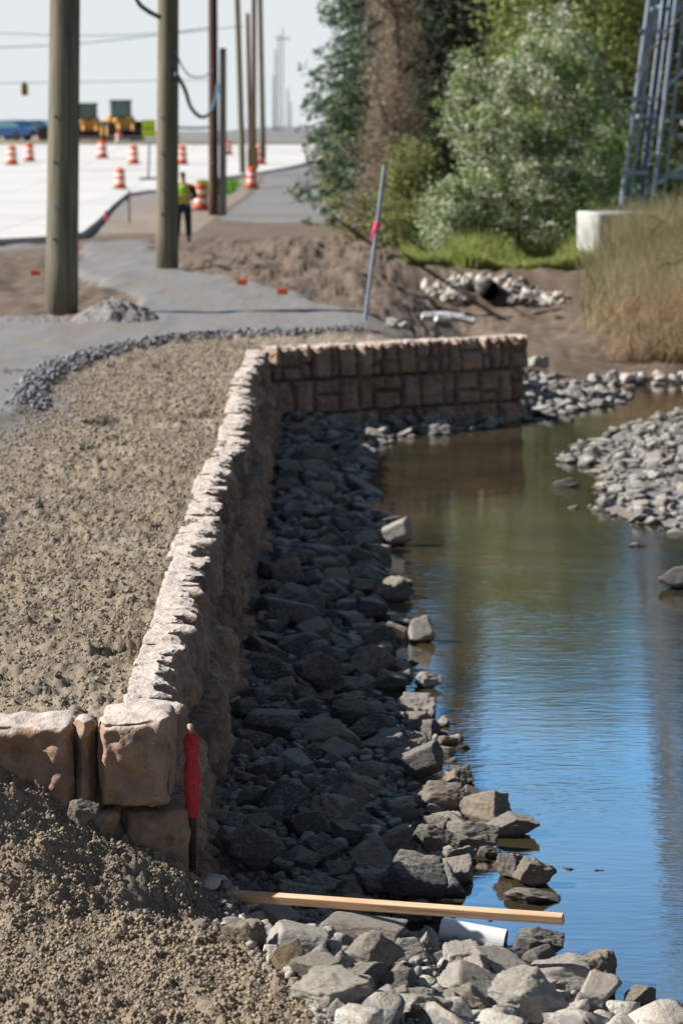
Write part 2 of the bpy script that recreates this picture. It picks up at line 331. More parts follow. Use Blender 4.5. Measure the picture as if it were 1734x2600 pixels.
class MB:
    def __init__(s): s.bm = bmesh.new()
    def box(s, x0, x1, y0, y1, z0, z1, mtx=None, bev=0.0):
        r = bmesh.ops.create_cube(s.bm, size=1.0); vs = r['verts']
        for v in vs: v.co = Vector(((v.co.x + .5) * (x1 - x0) + x0, (v.co.y + .5) * (y1 - y0) + y0, (v.co.z + .5) * (z1 - z0) + z0))
        if bev:
            es = list({e for v in vs for e in v.link_edges})
            rb = bmesh.ops.bevel(s.bm, geom=es, offset=bev, segments=2, affect='EDGES'); vs = [v for v in rb['verts']]
        if mtx is not None:
            for v in set(vs): v.co = mtx @ v.co
        return s
    def lathe(s, prof, seg=20, mtx=None):
        rings = []
        for r, z in prof:
            rings.append([s.bm.verts.new((r * math.cos(2 * math.pi * i / seg), r * math.sin(2 * math.pi * i / seg), z)) for i in range(seg)])
        for a, b in zip(rings, rings[1:]):
            for i in range(seg):
                try: s.bm.faces.new((a[i], a[(i + 1) % seg], b[(i + 1) % seg], b[i]))
                except ValueError: pass
        for rg, fl in ((rings[0], True), (rings[-1], False)):
            if prof[0 if fl else -1][0] > 1e-4:
                s.bm.faces.new(rg[::-1] if fl else rg)
        if mtx is not None:
            for rg in rings:
                for v in rg: v.co = mtx @ v.co
        return s
    def tube(s, pts, r, seg=8):
        pts = [Vector(p) for p in pts]; rs = r if isinstance(r, (list, tuple)) else [r] * len(pts); rings = []; up = Vector((0, 0, 1))
        pu = None
        for i, p in enumerate(pts):
            d = (pts[min(i + 1, len(pts) - 1)] - pts[max(i - 1, 0)]).normalized()
            if pu is None: pu = d.cross(up if abs(d.z) < .95 else Vector((1, 0, 0))).normalized()
            pu = (pu - d * pu.dot(d)).normalized(); pv = d.cross(pu)
            rings.append([s.bm.verts.new(p + (pu * math.cos(2 * math.pi * k / seg) + pv * math.sin(2 * math.pi * k / seg)) * rs[i]) for k in range(seg)])
        for a, b in zip(rings, rings[1:]):
            for i in range(seg): s.bm.faces.new((a[i], a[(i + 1) % seg], b[(i + 1) % seg], b[i]))
        s.bm.faces.new(rings[0][::-1]); s.bm.faces.new(rings[-1]); return s
    def prism(s, poly, x0, x1):
        """poly in (y,z), extruded in x"""
        a = [s.bm.verts.new((x0, y, z)) for y, z in poly]; b = [s.bm.verts.new((x1, y, z)) for y, z in poly]; n = len(a)
        s.bm.faces.new(a[::-1]); s.bm.faces.new(b)
        for i in range(n): s.bm.faces.new((a[i], a[(i + 1) % n], b[(i + 1) % n], b[i]))
        return s
    def build(s, name, m, parent=None, smooth=False):
        bmesh.ops.recalc_face_normals(s.bm, faces=s.bm.faces)
        me = bpy.data.meshes.new(name); s.bm.to_mesh(me); s.bm.free()
        if smooth: me.polygons.foreach_set('use_smooth', np.ones(len(me.polygons), bool)); me.update()
        return link(name, me, parent, m)
def copy_tree(o, parent=None):
    c = o.copy(); COL.objects.link(c); c.parent = parent
    for ch in list(o.children): copy_tree(ch, c)
    return c

# ------------------------------------------------------------------ terrain
def P2(l, z): return [tuple(on_z(x, y, z)[:2]) for x, y in l]
shore_px = [(1568, 2330), (1440, 2272), (1300, 2205), (1190, 2195), (1150, 2140), (1035, 2130), (1040, 2060), (1075, 2010), (1140, 1975),
            (1110, 1910), (1180, 1900), (1095, 1840), (1050, 1765), (1035, 1700), (1000, 1640), (910, 1600), (935, 1560), (905, 1480), (910, 1420), (890, 1350),
            (905, 1320), (868, 1280), (900, 1230), (868, 1180), (850, 1100), (840, 1030), (960, 1003), (1120, 983), (1300, 952), (1440, 922)]
shore = P2(shore_px, WATER)
wet_poly = [(60, 5), (2.6, 5), (2.2, 9.5), (1.75, 11.2)] + shore + [tuple(on_z(1400, 890, WATER)[:2]), (5.2, 39.3), (8.0, 40.2), (14, 41), (60, 41)]
land_poly = [(-200, -50), (60, -50)] + wet_poly  # not used for tests, kept simple
island = P2([(1262, 1045), (1360, 1012), (1450, 975), (1568, 945), (1700, 930), (1720, 1230), (1568, 1226), (1500, 1216), (1400, 1196), (1320, 1165), (1372, 1150), (1365, 1110), (1335, 1078)], WATER)
def xw(Y): return -1.0 - (Y - 11.8) * .0044
def yw(X): return 32.66 + (X + .93) * .551
gravel_px = [(-900, 1010), (-200, 1000), (0, 985), (60, 930), (110, 862), (200, 822), (280, 800), (420, 778), (640, 767), (960, 750), (850, 727), (750, 703), (680, 680), (540, 655), (420, 628),
             (330, 552), (190, 560), (190, 640), (250, 672), (320, 700), (340, 740), (180, 748), (0, 742), (-900, 742)]
gravel = P2(gravel_px, 0)
trail = P2([(515, 505), (620, 512), (762, 508), (745, 430), (705, 385), (640, 385), (600, 440)], 0)
def H(X, Y, detail=True, want=False):
    X = np.asarray(X, float); Y = np.asarray(Y, float)
    t = np.clip((Y - 100) / 60, 0, 1); base = 1.6 * t ** 1.5 + 0.75 * ss(160, 300, Y) * ss(-18, -10, X)
    base = base + 0.10 * fbm(X * .25, Y * .12, o=3, seed=3) * ss(34, 45, Y)
    gsd = sdist(X, Y, gravel); gr = ss(-0.22, 0.18, gsd + .35 * fbm(X * 1.3, Y * .9, o=3, seed=17))
    base = base + gr * 0.07 * (1 - ss(60, 70, Y)) - 0.035 * ss(45, 30, Y)
    tr = ss(-0.6, 0.3, sdist(X, Y, trail))
    # swale with the culvert, beyond the wall end
    sw = ss(0.2, 2.6, X) * ss(0.4, 2.2, Y - yw(np.minimum(X, 2.7)))
    up = base - sw * (0.80 * (1 - ss(50.5, 53.3, Y)) + 0.20 * ss(50.5, 53.3, Y) * (1 - ss(80, 110, Y)))
    sdw = -sdist(X, Y, wet_poly)                     # + on land
    dip = ss(2.5, 0.0, sdw) * (Y < 46) * (X > 1.5)
    up = up * (1 - dip) + (WATER + 0.02) * dip
    up = up + 0.55 * ss(5.0, 9.0, X) * ss(40.8, 44, Y) * (1 - ss(50, 56, Y))
    bed = WATER - 0.06 + 0.27 * np.clip(sdw / 1.5, 0, 1.3)
    under = WATER - 0.06 - 0.35 * np.clip(-sdw / 1.0, 0, 1.5)
    isd = sdist(X, Y, island)
    bedw = np.maximum(under, np.where(isd > -1, WATER - 0.05 + 0.10 * np.clip(isd / 0.5, -3, 1), -9))
    bed = np.where(sdw > 0, bed, bedw)
    mound = -1.02 - (0.70 - 0.46 * ss(11.95, 10.9, Y)) * (X + 0.50) + 0.10 * fbm(X * 2.2, Y * 1.6, o=3, seed=9)
    mound = np.minimum(mound, 0.04 + 0.06 * fbm(X, Y, o=2, seed=5))
    mound = mound + 0.0
    bed = bed + .13 * ss(11.95, 11.0, Y) * ss(1.0, -.2, X) * (sdw > 0)
    fg = np.maximum(mound, bed)
    low = (X > xw(Y)) & (Y < np.where(X < 2.7, yw(X), 38.5))
    m1 = ss(-0.05, 0.05, X - xw(Y)) * np.where(X < 2.7, ss(0.05, -0.05, Y - yw(X) - 0.15), ss(38.5, 36.0, Y))
    z = up * (1 - m1) + bed * m1
    near = ss(12.06, 12.0, Y)
    z = z * (1 - near) + fg * near
    wetm = (sdw < 0) & (X > 0.2) & (Y < 42)
    z = np.where(wetm & ~(near > 0), np.minimum(z, bedw), z)
    rockzone = ((m1 > .5) & (near < .5)) | ((near >= .5) & (X > -.70 + .30 * (11.9 - Y) + .12 * vn(X * 4, Y * 4, seed=14)))
    brown = np.clip(ss(34.0, 37.0, Y + 1.5 * fbm(X * .6, Y * .3, o=3, seed=21)), 0, 1) * (1 - 0.7 * ss(62, 70, Y) * (X < -4))
    greens = (ss(52.8, 54.0, Y - 0.1 * X) * ss(1.0, 2.5, X) * (Y < 110)) + ss(4.8, 5.6, X) * ss(41.5, 43.0, Y) * (Y < 53) * ss(47.2, 46, Y) \
        + 1.0 * ((X > -6.6) & (X < -4.6) & (Y > 102) & (Y < 114))
    greens = np.clip(greens + (Y > 165) * 0.0, 0, 1)
    gravw = np.maximum(np.maximum(gr * (Y < 70), tr), (Y > 58) * (Y < 105) * ss(-5.0, -8.0, X) * 0.55)
    gravw = np.maximum(gravw, ((Y > 160) * 0.9) * (X > -20))
    # bluish gravel scatter over the left side of the soil
    gravw = np.maximum(gravw, 0.62 * ss(1.0, 0.0, pdist(X, Y, gravel[:5], False) / 5.0) * (Y > 20) * ss(-2.2, -3.2, X))
    if detail:
        fade = np.clip(1.6 - Y / 26, 0.25, 1.0)
        f1, r1 = worley(X * 26 + 2 * vn(X * 30, Y * 30), Y * 24, 4); f2, r2 = worley(X * 11, Y * 10, 8)
        soilw = (1 - gravw) * (1 - rockzone)
        cl = (0.042 * (r1 > 0.2) * np.clip(0.6 - f1, 0, 1) * (0.3 + r1) + 0.055 * (r2 > 0.72) * np.clip(0.42 - f2, 0, 1)) * (0.6 + 0.9 * np.clip(vn(X * 1.7, Y * 1.7, seed=31) + .4, 0, 1))
        z = z + soilw * cl * fade * (Y < 40) * np.where(near > .5, 1.5, 1.15)
        z = z + soilw * 0.045 * fbm(X * 6, Y * 6, o=5, seed=40, g=.62) * (Y < 40)
        # furrows and tyre ruts across the loose soil
        fr = vn(X * 0.9 + 40, Y * 2.6, seed=50); z = z - soilw * 0.075 * ss(0.24, 0.36, fr) * (Y > 12.2) * (Y < 34)
        z = z + brown * (0.24 * fbm(X * .9, Y * .40, o=5, seed=60, g=.6)) * (Y < 62) * (Y > 36) * (1 - gravw) * ss(38, 45, Y) * (1 - ss(48, 52, Y) * (X > 1))
        z = z + brown * .10 * fbm(X * 2.4, Y * 1.1, o=4, seed=64, g=.6) * (Y > 37) * (Y < 64) * (1 - gravw)
        z = z + gravw * (0.012 * vn(X * 22, Y * 22, seed=70) * ss(24, 14, Y) + .05 * fbm(X * 1.6, Y * .8, o=4, seed=71) * (Y > 30)) * (Y < 60)
        # tall lumps along the edge of the gravel
        ed = np.exp(-(gsd / 0.16) ** 2) * (Y > 22) * (Y < 38); f3, r3 = worley(X * 7, Y * 7, 12)
        z = z + ed * 0.10 * np.clip(0.6 - f3, 0, 1) * (X > -4.2) * (Y > 25) * ss(-.6, -1.2, X)
    if want: return z, rockzone, brown, greens, gravw
    return z
def hz(x, y): return float(H(np.array([x]), np.array([y]), False)[0])
xs = list(np.arange(-2.6, 2.2, 0.0145))
d = .0145; v = xs[-1]
while v < 150: d = min(d * 1.035, 6); v += d; xs.append(v)
d = .0145; v = xs[0]; left = []
while v > -150: d = min(d * 1.03, 6); v -= d; left.append(v)
xs = np.array(left[::-1] + xs)
ys = [-30, -15, -5, 0, 3, 5, 6, 6.5]; v = 7.0
while v < 34: ys.append(v); v *= (1.0019 if v < 13 else 1.0028)
while v < 430: ys.append(v); v *= 1.009
ys = np.array(ys)
GX, GY = np.meshgrid(xs, ys)
gz, rz_, br_, gs_, gv_ = H(GX, GY, True, True)
nx, ny = len(xs), len(ys)
idx = np.arange(nx * ny).reshape(ny, nx)
F = np.stack([idx[:-1, :-1], idx[:-1, 1:], idx[1:, 1:], idx[1:, :-1]], -1).reshape(-1, 4)
cols = np.stack([np.maximum(gv_, rz_ * .8), br_, gs_, np.ones_like(gz)], -1).reshape(-1, 4)
me = npmesh('ground', np.stack([GX, GY, gz], -1).reshape(-1, 3), F, True, cols, 'zone')
tag(link('ground', me, None, M['ground']), kind='structure')
print('terrain', nx, ny)
# water sheet
wx = np.linspace(-0.75, 60, 40); wy = np.linspace(5, 44, 30)
A, B = np.meshgrid(wx, wy); ii = np.arange(A.size).reshape(A.shape)
me = npmesh('water', np.stack([A, B, np.full(A.shape, WATER)], -1).reshape(-1, 3), np.stack([ii[:-1, :-1], ii[:-1, 1:], ii[1:, 1:], ii[1:, :-1]], -1).reshape(-1, 4), True)
tag(link('water', me, None, M['water']), kind='structure')

# road slab of fresh concrete, thick, its edge standing above grade
def on_ground(xd, yd):
    z = 0.0
    for _ in range(25):
        p = on_z(xd, yd, z); z = 0.5 * z + 0.5 * hz(p.x, p.y)
    return on_z(xd, yd, z)
def far_base(Y): return 1.6 * min(max((Y - 100) / 60, 0), 1) ** 1.5
edge_px = [(-500, 590), (-250, 572), (0, 548), (100, 543), (190, 533), (225, 505), (260, 470), (292, 443), (340, 437), (400, 434), (450, 425), (500, 408), (560, 400), (610, 392), (660, 383), (700, 374), (740, 366)]
near = []
for x, y in edge_px:
    z = .2
    for _ in range(30):
        p = on_z(x, y, z); z = .6 * z + .4 * (far_base(p.y) + .14)
    near.append(p)
near = [Vector((-90, near[0].y - 4, .2))] + near
eY = [p.y for p in near] + [160]; eX = [p.x for p in near] + [near[-1].x * 160 / near[-1].y]
bmr = MB(); bm_ = bmr.bm; rows = []
for Y in sorted(set(list(np.arange(near[0].y, 158, 1.0)) + eY[:-1])):
    xr_ = float(np.interp(Y, eY, eX)); z_ = far_base(Y) + .14
    rows.append([bm_.verts.new((-150 + (xr_ + 150) * k / 10, Y, z_)) for k in range(11)])
for a, b_ in zip(rows, rows[1:]):
    for k in range(10): bm_.faces.new((a[k], a[k + 1], b_[k + 1], b_[k]))
    lo = [bm_.verts.new(v_.co - Vector((0, 0, .3))) for v_ in (a[10], b_[10])]
    bm_.faces.new((a[10], lo[0], lo[1], b_[10]))
tag(bmr.build('road', M['concrete_road']), kind='structure')
mb = MB()
for k in range(60):
    X = -75 + k * 1.55; y0 = 158.2 + .3 * math.sin(k)
    mb.box(X, X + 1.56, y0, y0 + 4, 1.2, 1.70 + .08 * random.random())
o = mb.build('road_verge', M['tandry']); tag(o, kind='structure')

# ------------------------------------------------------------------ retaining wall
def boxgrid(L, Dp, Hh, r):
    """closed subdivided box 0..L, 0..Dp, -Hh..0 (shared vertices)"""
    n = [max(2, int(round(L / r))), max(2, int(round(Dp / r))), max(2, int(round(Hh / r)))]
    key = {}; V = []; F = []
    def vid(i, j, k):
        q = (i, j, k)
        if q not in key: key[q] = len(V); V.append(q)
        return key[q]
    for i in range(n[0]):
        for j in range(n[1]):
            for k, fl in ((0, 1), (n[2], 0)):
                f = [vid(i, j, k), vid(i + 1, j, k), vid(i + 1, j + 1, k), vid(i, j + 1, k)]; F.append(f[::-1] if fl else f)
    for i in range(n[0]):
        for k in range(n[2]):
            for j, fl in ((0, 0), (n[1], 1)):
                f = [vid(i, j, k), vid(i + 1, j, k), vid(i + 1, j, k + 1), vid(i, j, k + 1)]; F.append(f[::-1] if fl else f)
    for j in range(n[1]):
        for k in range(n[2]):
            for i, fl in ((0, 1), (n[0], 0)):
                f = [vid(i, j, k), vid(i, j + 1, k), vid(i, j + 1, k + 1), vid(i, j, k + 1)]; F.append(f[::-1] if fl else f)
    V = np.array(V, float) / np.array(n)
    V = V * np.array([L, Dp, Hh]) - np.array([0, 0, Hh])
    return V, np.array(F)
def block_mesh(L, Dp, Hh, res, seed, end=False):
    V, F = boxgrid(L, Dp, Hh, res); r = random.Random(seed)
    x, y, z = V[:, 0].copy(), V[:, 1].copy(), V[:, 2].copy()
    # rounded edges
    rad = 0.035 if end else 0.014; c = np.stack([np.clip(x, rad, L - rad), np.clip(y, rad, Dp - rad), np.clip(z, -Hh + rad, -rad)], -1)
    dv = V - c; ln = np.linalg.norm(dv, axis=1, keepdims=True) + 1e-9; n = dv / ln; V = c + n * rad
    # split into stones on the face
    rects = []
    if end: rects = [(0, L, -Hh, 0)]
    else:
        x0 = 0
        while x0 < L - .01:
            wd = r.choice([.16, .22, .30, .38]); x1 = x0 + wd
            if L - x1 < .12: x1 = L
            if r.random() < .5:
                zs = -Hh * r.uniform(.35, .65); rects += [(x0, x1, -Hh, zs), (x0, x1, zs, 0)]
            else: rects.append((x0, x1, -Hh, 0))
            x0 = x1
    off = np.zeros(len(V))
    for (a, b_, lo, hi) in rects:
        m_ = (x >= a - 1e-6) & (x <= b_ + 1e-6) & (z >= lo - 1e-6) & (z <= hi + 1e-6)
        jx = .012 * vn(z * 14, x * 0 + seed, seed=2); jz = .012 * vn(x * 14, z * 0 + seed, seed=3)
        e = np.minimum.reduce([x - a + jx, b_ - x + jx, (z - lo) + jz, (hi - z) + jz + (.05 if hi == 0 else 0)])
        o_ = r.uniform(-.042, .042) - 0.075 * (1 - ss(0.0, 0.045, e)) + r.uniform(-.12, .12) * (x - (a + b_) / 2) + .016 * ss(0, .09, e)
        off = np.where(m_, o_, off)
    wf = ss(.16, .0, y)                                       # front weight
    nn = fbm(x * 7, z * 7, y * 7 + seed * 3.3, o=5, seed=seed % 97, g=.6)
    jag = np.abs(vn(x * 8.5 + seed, z * 1.5, seed=15)) * 2
    V[:, 1] -= wf * (off + .050 * nn + .030 * (1 - 2 * np.abs(vn(x * 13, z * 13, y * 13, seed=44)) * 2) * .5 - (0 if end else .085) * (1 - jag) ** 2 * ss(-.3, 0, z) * ss(-.47, -.2, z))
    # chipped, notched top edge: grooves running over the lip
    tw = ss(-.10, 0, z); no = np.abs(vn(x * 11 + seed, x * 0 + y * 1.2, seed=5)) * 2 + .6 * vn(x * 26, y * 4, seed=6)
    V[:, 2] -= (0 if end else 1) * tw * (ss(.12, .0, y) * ((.05 if end else .055) * np.clip(.75 - no, 0, 1)) * ss(.15, .0, y) + .010 * fbm(x * 9, y * 9, o=4, seed=seed % 50))
    ew = ss(.09, 0, x) + ss(.09, 0, L - x)
    V += n * (.020 * fbm(x * 8 + 3, y * 8, z * 8 + seed, o=5, seed=33, g=.6))[:, None]
    if end: V += n * (.030 * fbm(x * 3.5, y * 3.5, z * 3.5 + seed, o=3, seed=77))[:, None]
    return npmesh('block', V, F, end)
wall = empty('retaining_wall', (-.9, 11.8, WATER), 'low wall of tan split-faced concrete blocks curving beside the rock bank', 'wall')
def place_block(p, ang, L, Hh, z, res, seed, Dp=.27, end=False):
    me = block_mesh(L, Dp, Hh, res, seed, end)
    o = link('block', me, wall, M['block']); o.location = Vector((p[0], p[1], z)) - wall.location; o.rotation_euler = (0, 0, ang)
    return o
sd_ = 100; HB = .46
for cno in range(3):
    zt = -cno * HB - .004 * cno; fx = [-.915, -.775, -.70][cno]
    Y = 11.83 + [0, .10, .04][cno]; k = 0
    if cno == 0:
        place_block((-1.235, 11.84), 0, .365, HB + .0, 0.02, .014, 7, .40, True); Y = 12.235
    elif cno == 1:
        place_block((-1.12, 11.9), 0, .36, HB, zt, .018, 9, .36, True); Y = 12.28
    while Y < 32.3:
        L = random.choice([.62, .8, .95, 1.05]) if k else .55
        L = min(L, 32.45 - Y)
        if L < .2: break
        f = fx - (Y - 11.8) * .0042 + .028 * math.sin((Y - 11.8) * .62 + .5) + random.uniform(-.03, .03)
        res = .016 if Y < 15 else (.022 if Y < 20 else .034)
        jig = random.uniform(-.008, .012) if cno == 0 else 0
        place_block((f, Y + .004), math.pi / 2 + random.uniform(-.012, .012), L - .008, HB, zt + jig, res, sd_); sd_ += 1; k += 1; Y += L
    # far run, facing the camera
    dx, dy = 3.63, 2.0; Ln = math.hypot(dx, dy); ux, uy = dx / Ln, dy / Ln; s_ = .0
    oy = [-.0, -.09, -.15][cno]
    while s_ < Ln - .1:
        L = min(random.choice([.7, .9, 1.05]), Ln - s_ + .001)
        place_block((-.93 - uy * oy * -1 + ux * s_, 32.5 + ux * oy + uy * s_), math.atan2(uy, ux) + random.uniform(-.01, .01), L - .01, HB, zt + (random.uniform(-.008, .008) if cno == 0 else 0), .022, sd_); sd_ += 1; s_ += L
# the return to the left with a slot between it and the corner block
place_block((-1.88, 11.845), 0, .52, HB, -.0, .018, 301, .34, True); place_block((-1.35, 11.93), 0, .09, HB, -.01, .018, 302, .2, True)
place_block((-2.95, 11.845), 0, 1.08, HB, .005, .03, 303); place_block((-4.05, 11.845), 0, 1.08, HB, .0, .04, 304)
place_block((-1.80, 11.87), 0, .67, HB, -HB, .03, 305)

# ------------------------------------------------------------------ rocks
def ico(sub):
    b_ = bmesh.new(); bmesh.ops.create_icosphere(b_, subdivisions=sub, radius=1); b_.verts.ensure_lookup_table()
    V = np.array([v_.co[:] for v_ in b_.verts]); F = np.array([[q.index for q in f.verts] for f in b_.faces]); b_.free(); return V, F
def rock_shape(seed, V, rough=1.0, flat=1.0):
    r = np.random.default_rng(seed); n = r.integers(8, 13)
    n = int(r.integers(3, 7)); N = r.normal(size=(n, 3)); N /= np.linalg.norm(N, axis=1, keepdims=True); O = r.uniform(.62, .95, n)
    q_, _r = np.linalg.qr(r.normal(size=(3, 3)) * .45 + np.eye(3)); N = np.concatenate([N, q_, -q_]); N += r.normal(size=N.shape) * .12; N /= np.linalg.norm(N, axis=1, keepdims=True); O = np.concatenate([O, r.uniform(.55, .9, 6)])
    q = np.maximum(V @ N.T, 1e-3); rad = (O / q).min(1); rad = np.minimum(rad, 1.25)
    q2 = np.sort(O / q, axis=1)[:, :2]                        # soften the arrises a little
    rad = rad - .02 * np.exp(-(np.clip(q2[:, 1] - q2[:, 0], 0, 1) / .05))
    P_ = V * rad[:, None]
    a = fbm(P_[:, 0] * 2.6 + seed, P_[:, 1] * 2.6, P_[:, 2] * 2.6, o=5, seed=seed % 91, g=.58)
    rg = np.abs(fbm(P_[:, 0] * 3.4, P_[:, 1] * 3.4 + seed, P_[:, 2] * 6.5, o=3, seed=seed % 61))
    P_ = P_ * (1 + rough * (.12 * a - .10 * rg))[:, None]
    P_ = P_ / np.abs(P_).max(0)
    return P_
I4 = ico(5); I3 = ico(4); I2 = ico(3); I1 = ico(2)
protos = [npmesh('rock', rock_shape(500 + i, I4[0], .7 + .45 * (i % 3)), I4[1], False) for i in range(16)]
protos_m = [npmesh('rock', rock_shape(500 + i, I3[0], .7 + .45 * (i % 3)), I3[1], False) for i in range(16)]
for p in protos + protos_m: p.polygons.foreach_set('use_smooth', np.ones(len(p.polygons), bool)); p.update(); p.materials.append(M['rock'])
smallP = [rock_shape(800 + i, I2[0], 1.5) for i in range(10)]; tinyP = [rock_shape(900 + i, I1[0], 1.4) for i in range(8)]
placed = []       # (x,y,r)
ROCKS = []        # dict per rock: loc, scale, rot, mat, label, group
def add_rock(loc, sc, rot, m, label=None, group=None, proto=None):
    ROCKS.append(dict(loc=loc, sc=sc, rot=rot, m=m, label=label, group=group, proto=proto))
    placed.append((loc[0], loc[1], (sc[0] + sc[1]) / 2))
def prock(x0, x1, y0, y1, m, label, zb=None, dep=None, proto=None, tilt=.15):
    """named rock, measured in the photograph: sides x0..x1, top y0, foot y1"""
    cx = (x0 + x1) / 2
    if zb is None: zb = WATER - .03
    p = on_z(cx, y1, zb)
    if y1 > 2100 and cx < 1180 and zb > WATER - .02:
        for _ in range(12): zb = .5 * zb + .5 * (hz(p.x, p.y) - .04); p = on_z(cx, y1, zb)
    s_ = pxm(p.y)
    wd = (x1 - x0) / s_; dp = dep or wd * .62; Yc = p.y + dp * .35
    top = at_y(cx, y0, Yc + dp * .15).z; h = max(.5 * (top - zb), .03)
    add_rock((on_z(cx, y1, zb).x * Yc / p.y, Yc, zb + h * .98), (wd / 2 * 1.02, dp / 2, h * 1.03), (random.uniform(-tilt, tilt), random.uniform(-tilt, tilt), random.choice([0, math.pi]) + random.uniform(-.2, .2)), m, label, None, proto)
RM, RP, RD, RC = 'rock', 'rock_pale', 'rock_dark', 'rock_clod'
named = [
 (645, 865, 2225, 2345, RP, 'broad white pitted rock at the bottom edge of the picture', -1.1), (1000, 1115, 2155, 2262, RP, 'pointed pale rock leaning in front of the white pipe', -1.14),
 (715, 965, 2092, 2205, RM, 'long brown flat-topped rock just under the timber board', -1.12), (870, 985, 2150, 2235, RP, 'pale rock against the right end of the long brown rock', -1.12),
 (1168, 1300, 2125, 2220, RD, 'dark pitted rock in the water right of the white pipe', None), (1150, 1292, 2036, 2088, RD, 'flat dark grey slab in the water behind the board end', None),
 (1128, 1215, 1955, 2030, RM, 'tan rock leaning on the left of a bigger tan rock in the water', None), (1165, 1283, 1965, 2052, RM, 'rounded tan rock standing in water above the board end', None),
 (1105, 1245, 1858, 1935, RM, 'brown jagged rock reaching farthest into the pool', None), (1008, 1150, 1880, 1972, RM, 'block with sunlit top and black side at the edge of the shade', None),
 (862, 1032, 1950, 2075, RD, 'big dark smooth boulder above the middle of the board', -1.15), (498, 664, 1868, 2012, RD, 'biggest blue-grey boulder near the foot of the wall', -1.02),
 (1308, 1437, 2178, 2285, RM, 'dark-faced wedge rock with a pale top at the pool edge', None), (1095, 1310, 2215, 2375, RP, 'largest pale rock at the bottom, cut by the picture edge', -1.12),
 (1425, 1515, 2258, 2330, RM, 'brown cracked rock half in the water at lower right', None), (1475, 1590, 2288, 2370, RP, 'tan sunlit rock in the bottom right corner', None),
 (496, 632, 2108, 2205, RM, 'grey rock half buried at the edge of the loose soil', -1.0), (548, 692, 2058, 2150, RP, 'slanting pale grey rock under the left half of the board', -1.03),
 (610, 722, 2145, 2262, RC, 'brown clod of soil sitting among the pale rocks', -1.05), (555, 712, 1618, 1705, RD, 'wide dark boulder lying low near the wall', -1.02),
 (748, 852, 1600, 1668, RM, 'light grey flat rock in the middle of the shaded bank', -1.08), (665, 800, 1478, 1592, RD, 'large brown-black boulder in the shaded bank above the grey flat rock', -1.08),
 (935, 1003, 1408, 1484, RP, 'rock with sunlit white crown standing alone in the water', None), (948, 1018, 1540, 1590, RP, 'small rock with a sunlit top off the bank beside the dark reflection', None),
 (885, 950, 1322, 1352, RP, 'low flat rock with its sunlit tip pointing into the water', None), (868, 948, 1188, 1262, RP, 'sunlit angular white rock at the farthest bend of the shaded bank', None),
 (825, 852, 1092, 1108, RP, 'tiny white stone catching the sun at the waterline', None), (1110, 1146, 953, 986, RP, 'small bright white stone below the far wall', None),
 (1000, 1056, 1685, 1722, RM, 'small tan-topped stone at the tip of the shaded bank', None), (1042, 1085, 1708, 1732, RD, 'little black stone in the water beyond the shaded bank', None),
 (942, 1080, 1790, 1885, RM, 'tilted slab with a sunlit upper face at the waterline', None), (1050, 1108, 1800, 1850, RM, 'thin pale slab lying behind the tilted sunlit slab', None),
 (1430, 1525, 2014, 2040, RM, 'thin pale stone nearly covered by water, right of the board', WATER - .06), (1355, 1392, 2003, 2022, RM, 'pebble-sized stone awash in open water', WATER - .05),
 (1288, 1356, 2150, 2172, RM, 'flat brown stone awash right of the dark pitted rock', WATER - .06), (1114, 1136, 2122, 2138, RD, 'tiny black stone in the water below the board', WATER - .05),
 (1280, 1330, 2003, 2018, RD, 'thin dark stone at the water line beside the rounded tan rock', WATER - .05),
 (740, 850, 1800, 1885, RM, 'grey rock frosted with white dust in the shade', -1.1), (640, 770, 1850, 1935, RD, 'dark rock between the blue-grey boulder and the dusty rock', -1.08),
 (520, 600, 1600, 1660, RM, 'squat grey rock against the wall foot', -1.0), (905, 1020, 1700, 1800, RD, 'dark upright rock near the tip of the shaded bank', -1.15),
 (940, 1040, 1890, 1960, RD, 'black rock wedged beside the block with the sunlit top', -1.13), (1090, 1150, 1940, 1985, RD, 'small wet dark rock between the two tan rocks and the bank', None),
 (420, 505, 2108, 2165, RM, 'grey stone sunk in the soil just left of the pale rocks', -.93), (150, 232, 1832, 1900, RM, 'smooth grey stone on the soil slope below the corner block', -.42),
 (960, 1105, 2170, 2245, RM, 'grey rock wedged behind the pointed pale rock', -1.13), (770, 905, 2205, 2290, RM, 'sharp-edged tan rock above the broad white one', -1.1),
 (1010, 1140, 2260, 2351, RM, 'tan rock between the broad white rock and the largest pale rock', -1.1), (1310, 1400, 2270, 2345, RP, 'pale rock right of the largest pale rock', -1.18),
 (1265, 1330, 1095, 1125, RD, 'dark stone alone in the water left of the gravel bar', None), (1440, 1482, 1245, 1262, RM, 'small grey stone just below the gravel bar', None),
 (1508, 1590, 1300, 1362, RM, 'rugged rock cut off by the right edge below the gravel bar', None), (1195, 1290, 2165, 2235, RM, 'brown rock behind the largest pale rock', -1.17),
]
for q in named: prock(q[0], q[1], q[2], q[3], q[4], q[5], q[6])
def clear(x, y, r, k=.72):
    for (a, b_, c_) in placed:
        if (a - x) ** 2 + (b_ - y) ** 2 < (k * (r + c_)) ** 2: return False
    return True
rr = random.Random(5)
def scatter(n, xr, yr, test, size, mats, zone, lift=.25, k=.72, flat=(.45, .8)):
    c_ = 0
    for _ in range(n):
        x = rr.uniform(*xr); y = yr[0] + (yr[1] - yr[0]) * rr.random(); r = size(rr, y)
        if not test(x, y, r) or not clear(x, y, r, k): continue
        z = hz(x, y); fz = rr.uniform(*flat)
        add_rock((x, y, z + r * fz * lift + rr.uniform(-.01, .03)), (r * rr.uniform(.85, 1.25), r * rr.uniform(.75, 1.1), r * fz),
                 (rr.uniform(-.5, .5), rr.uniform(-.5, .5), rr.uniform(0, 6.28)), rr.choice(mats), None, zone); c_ += 1
    return c_
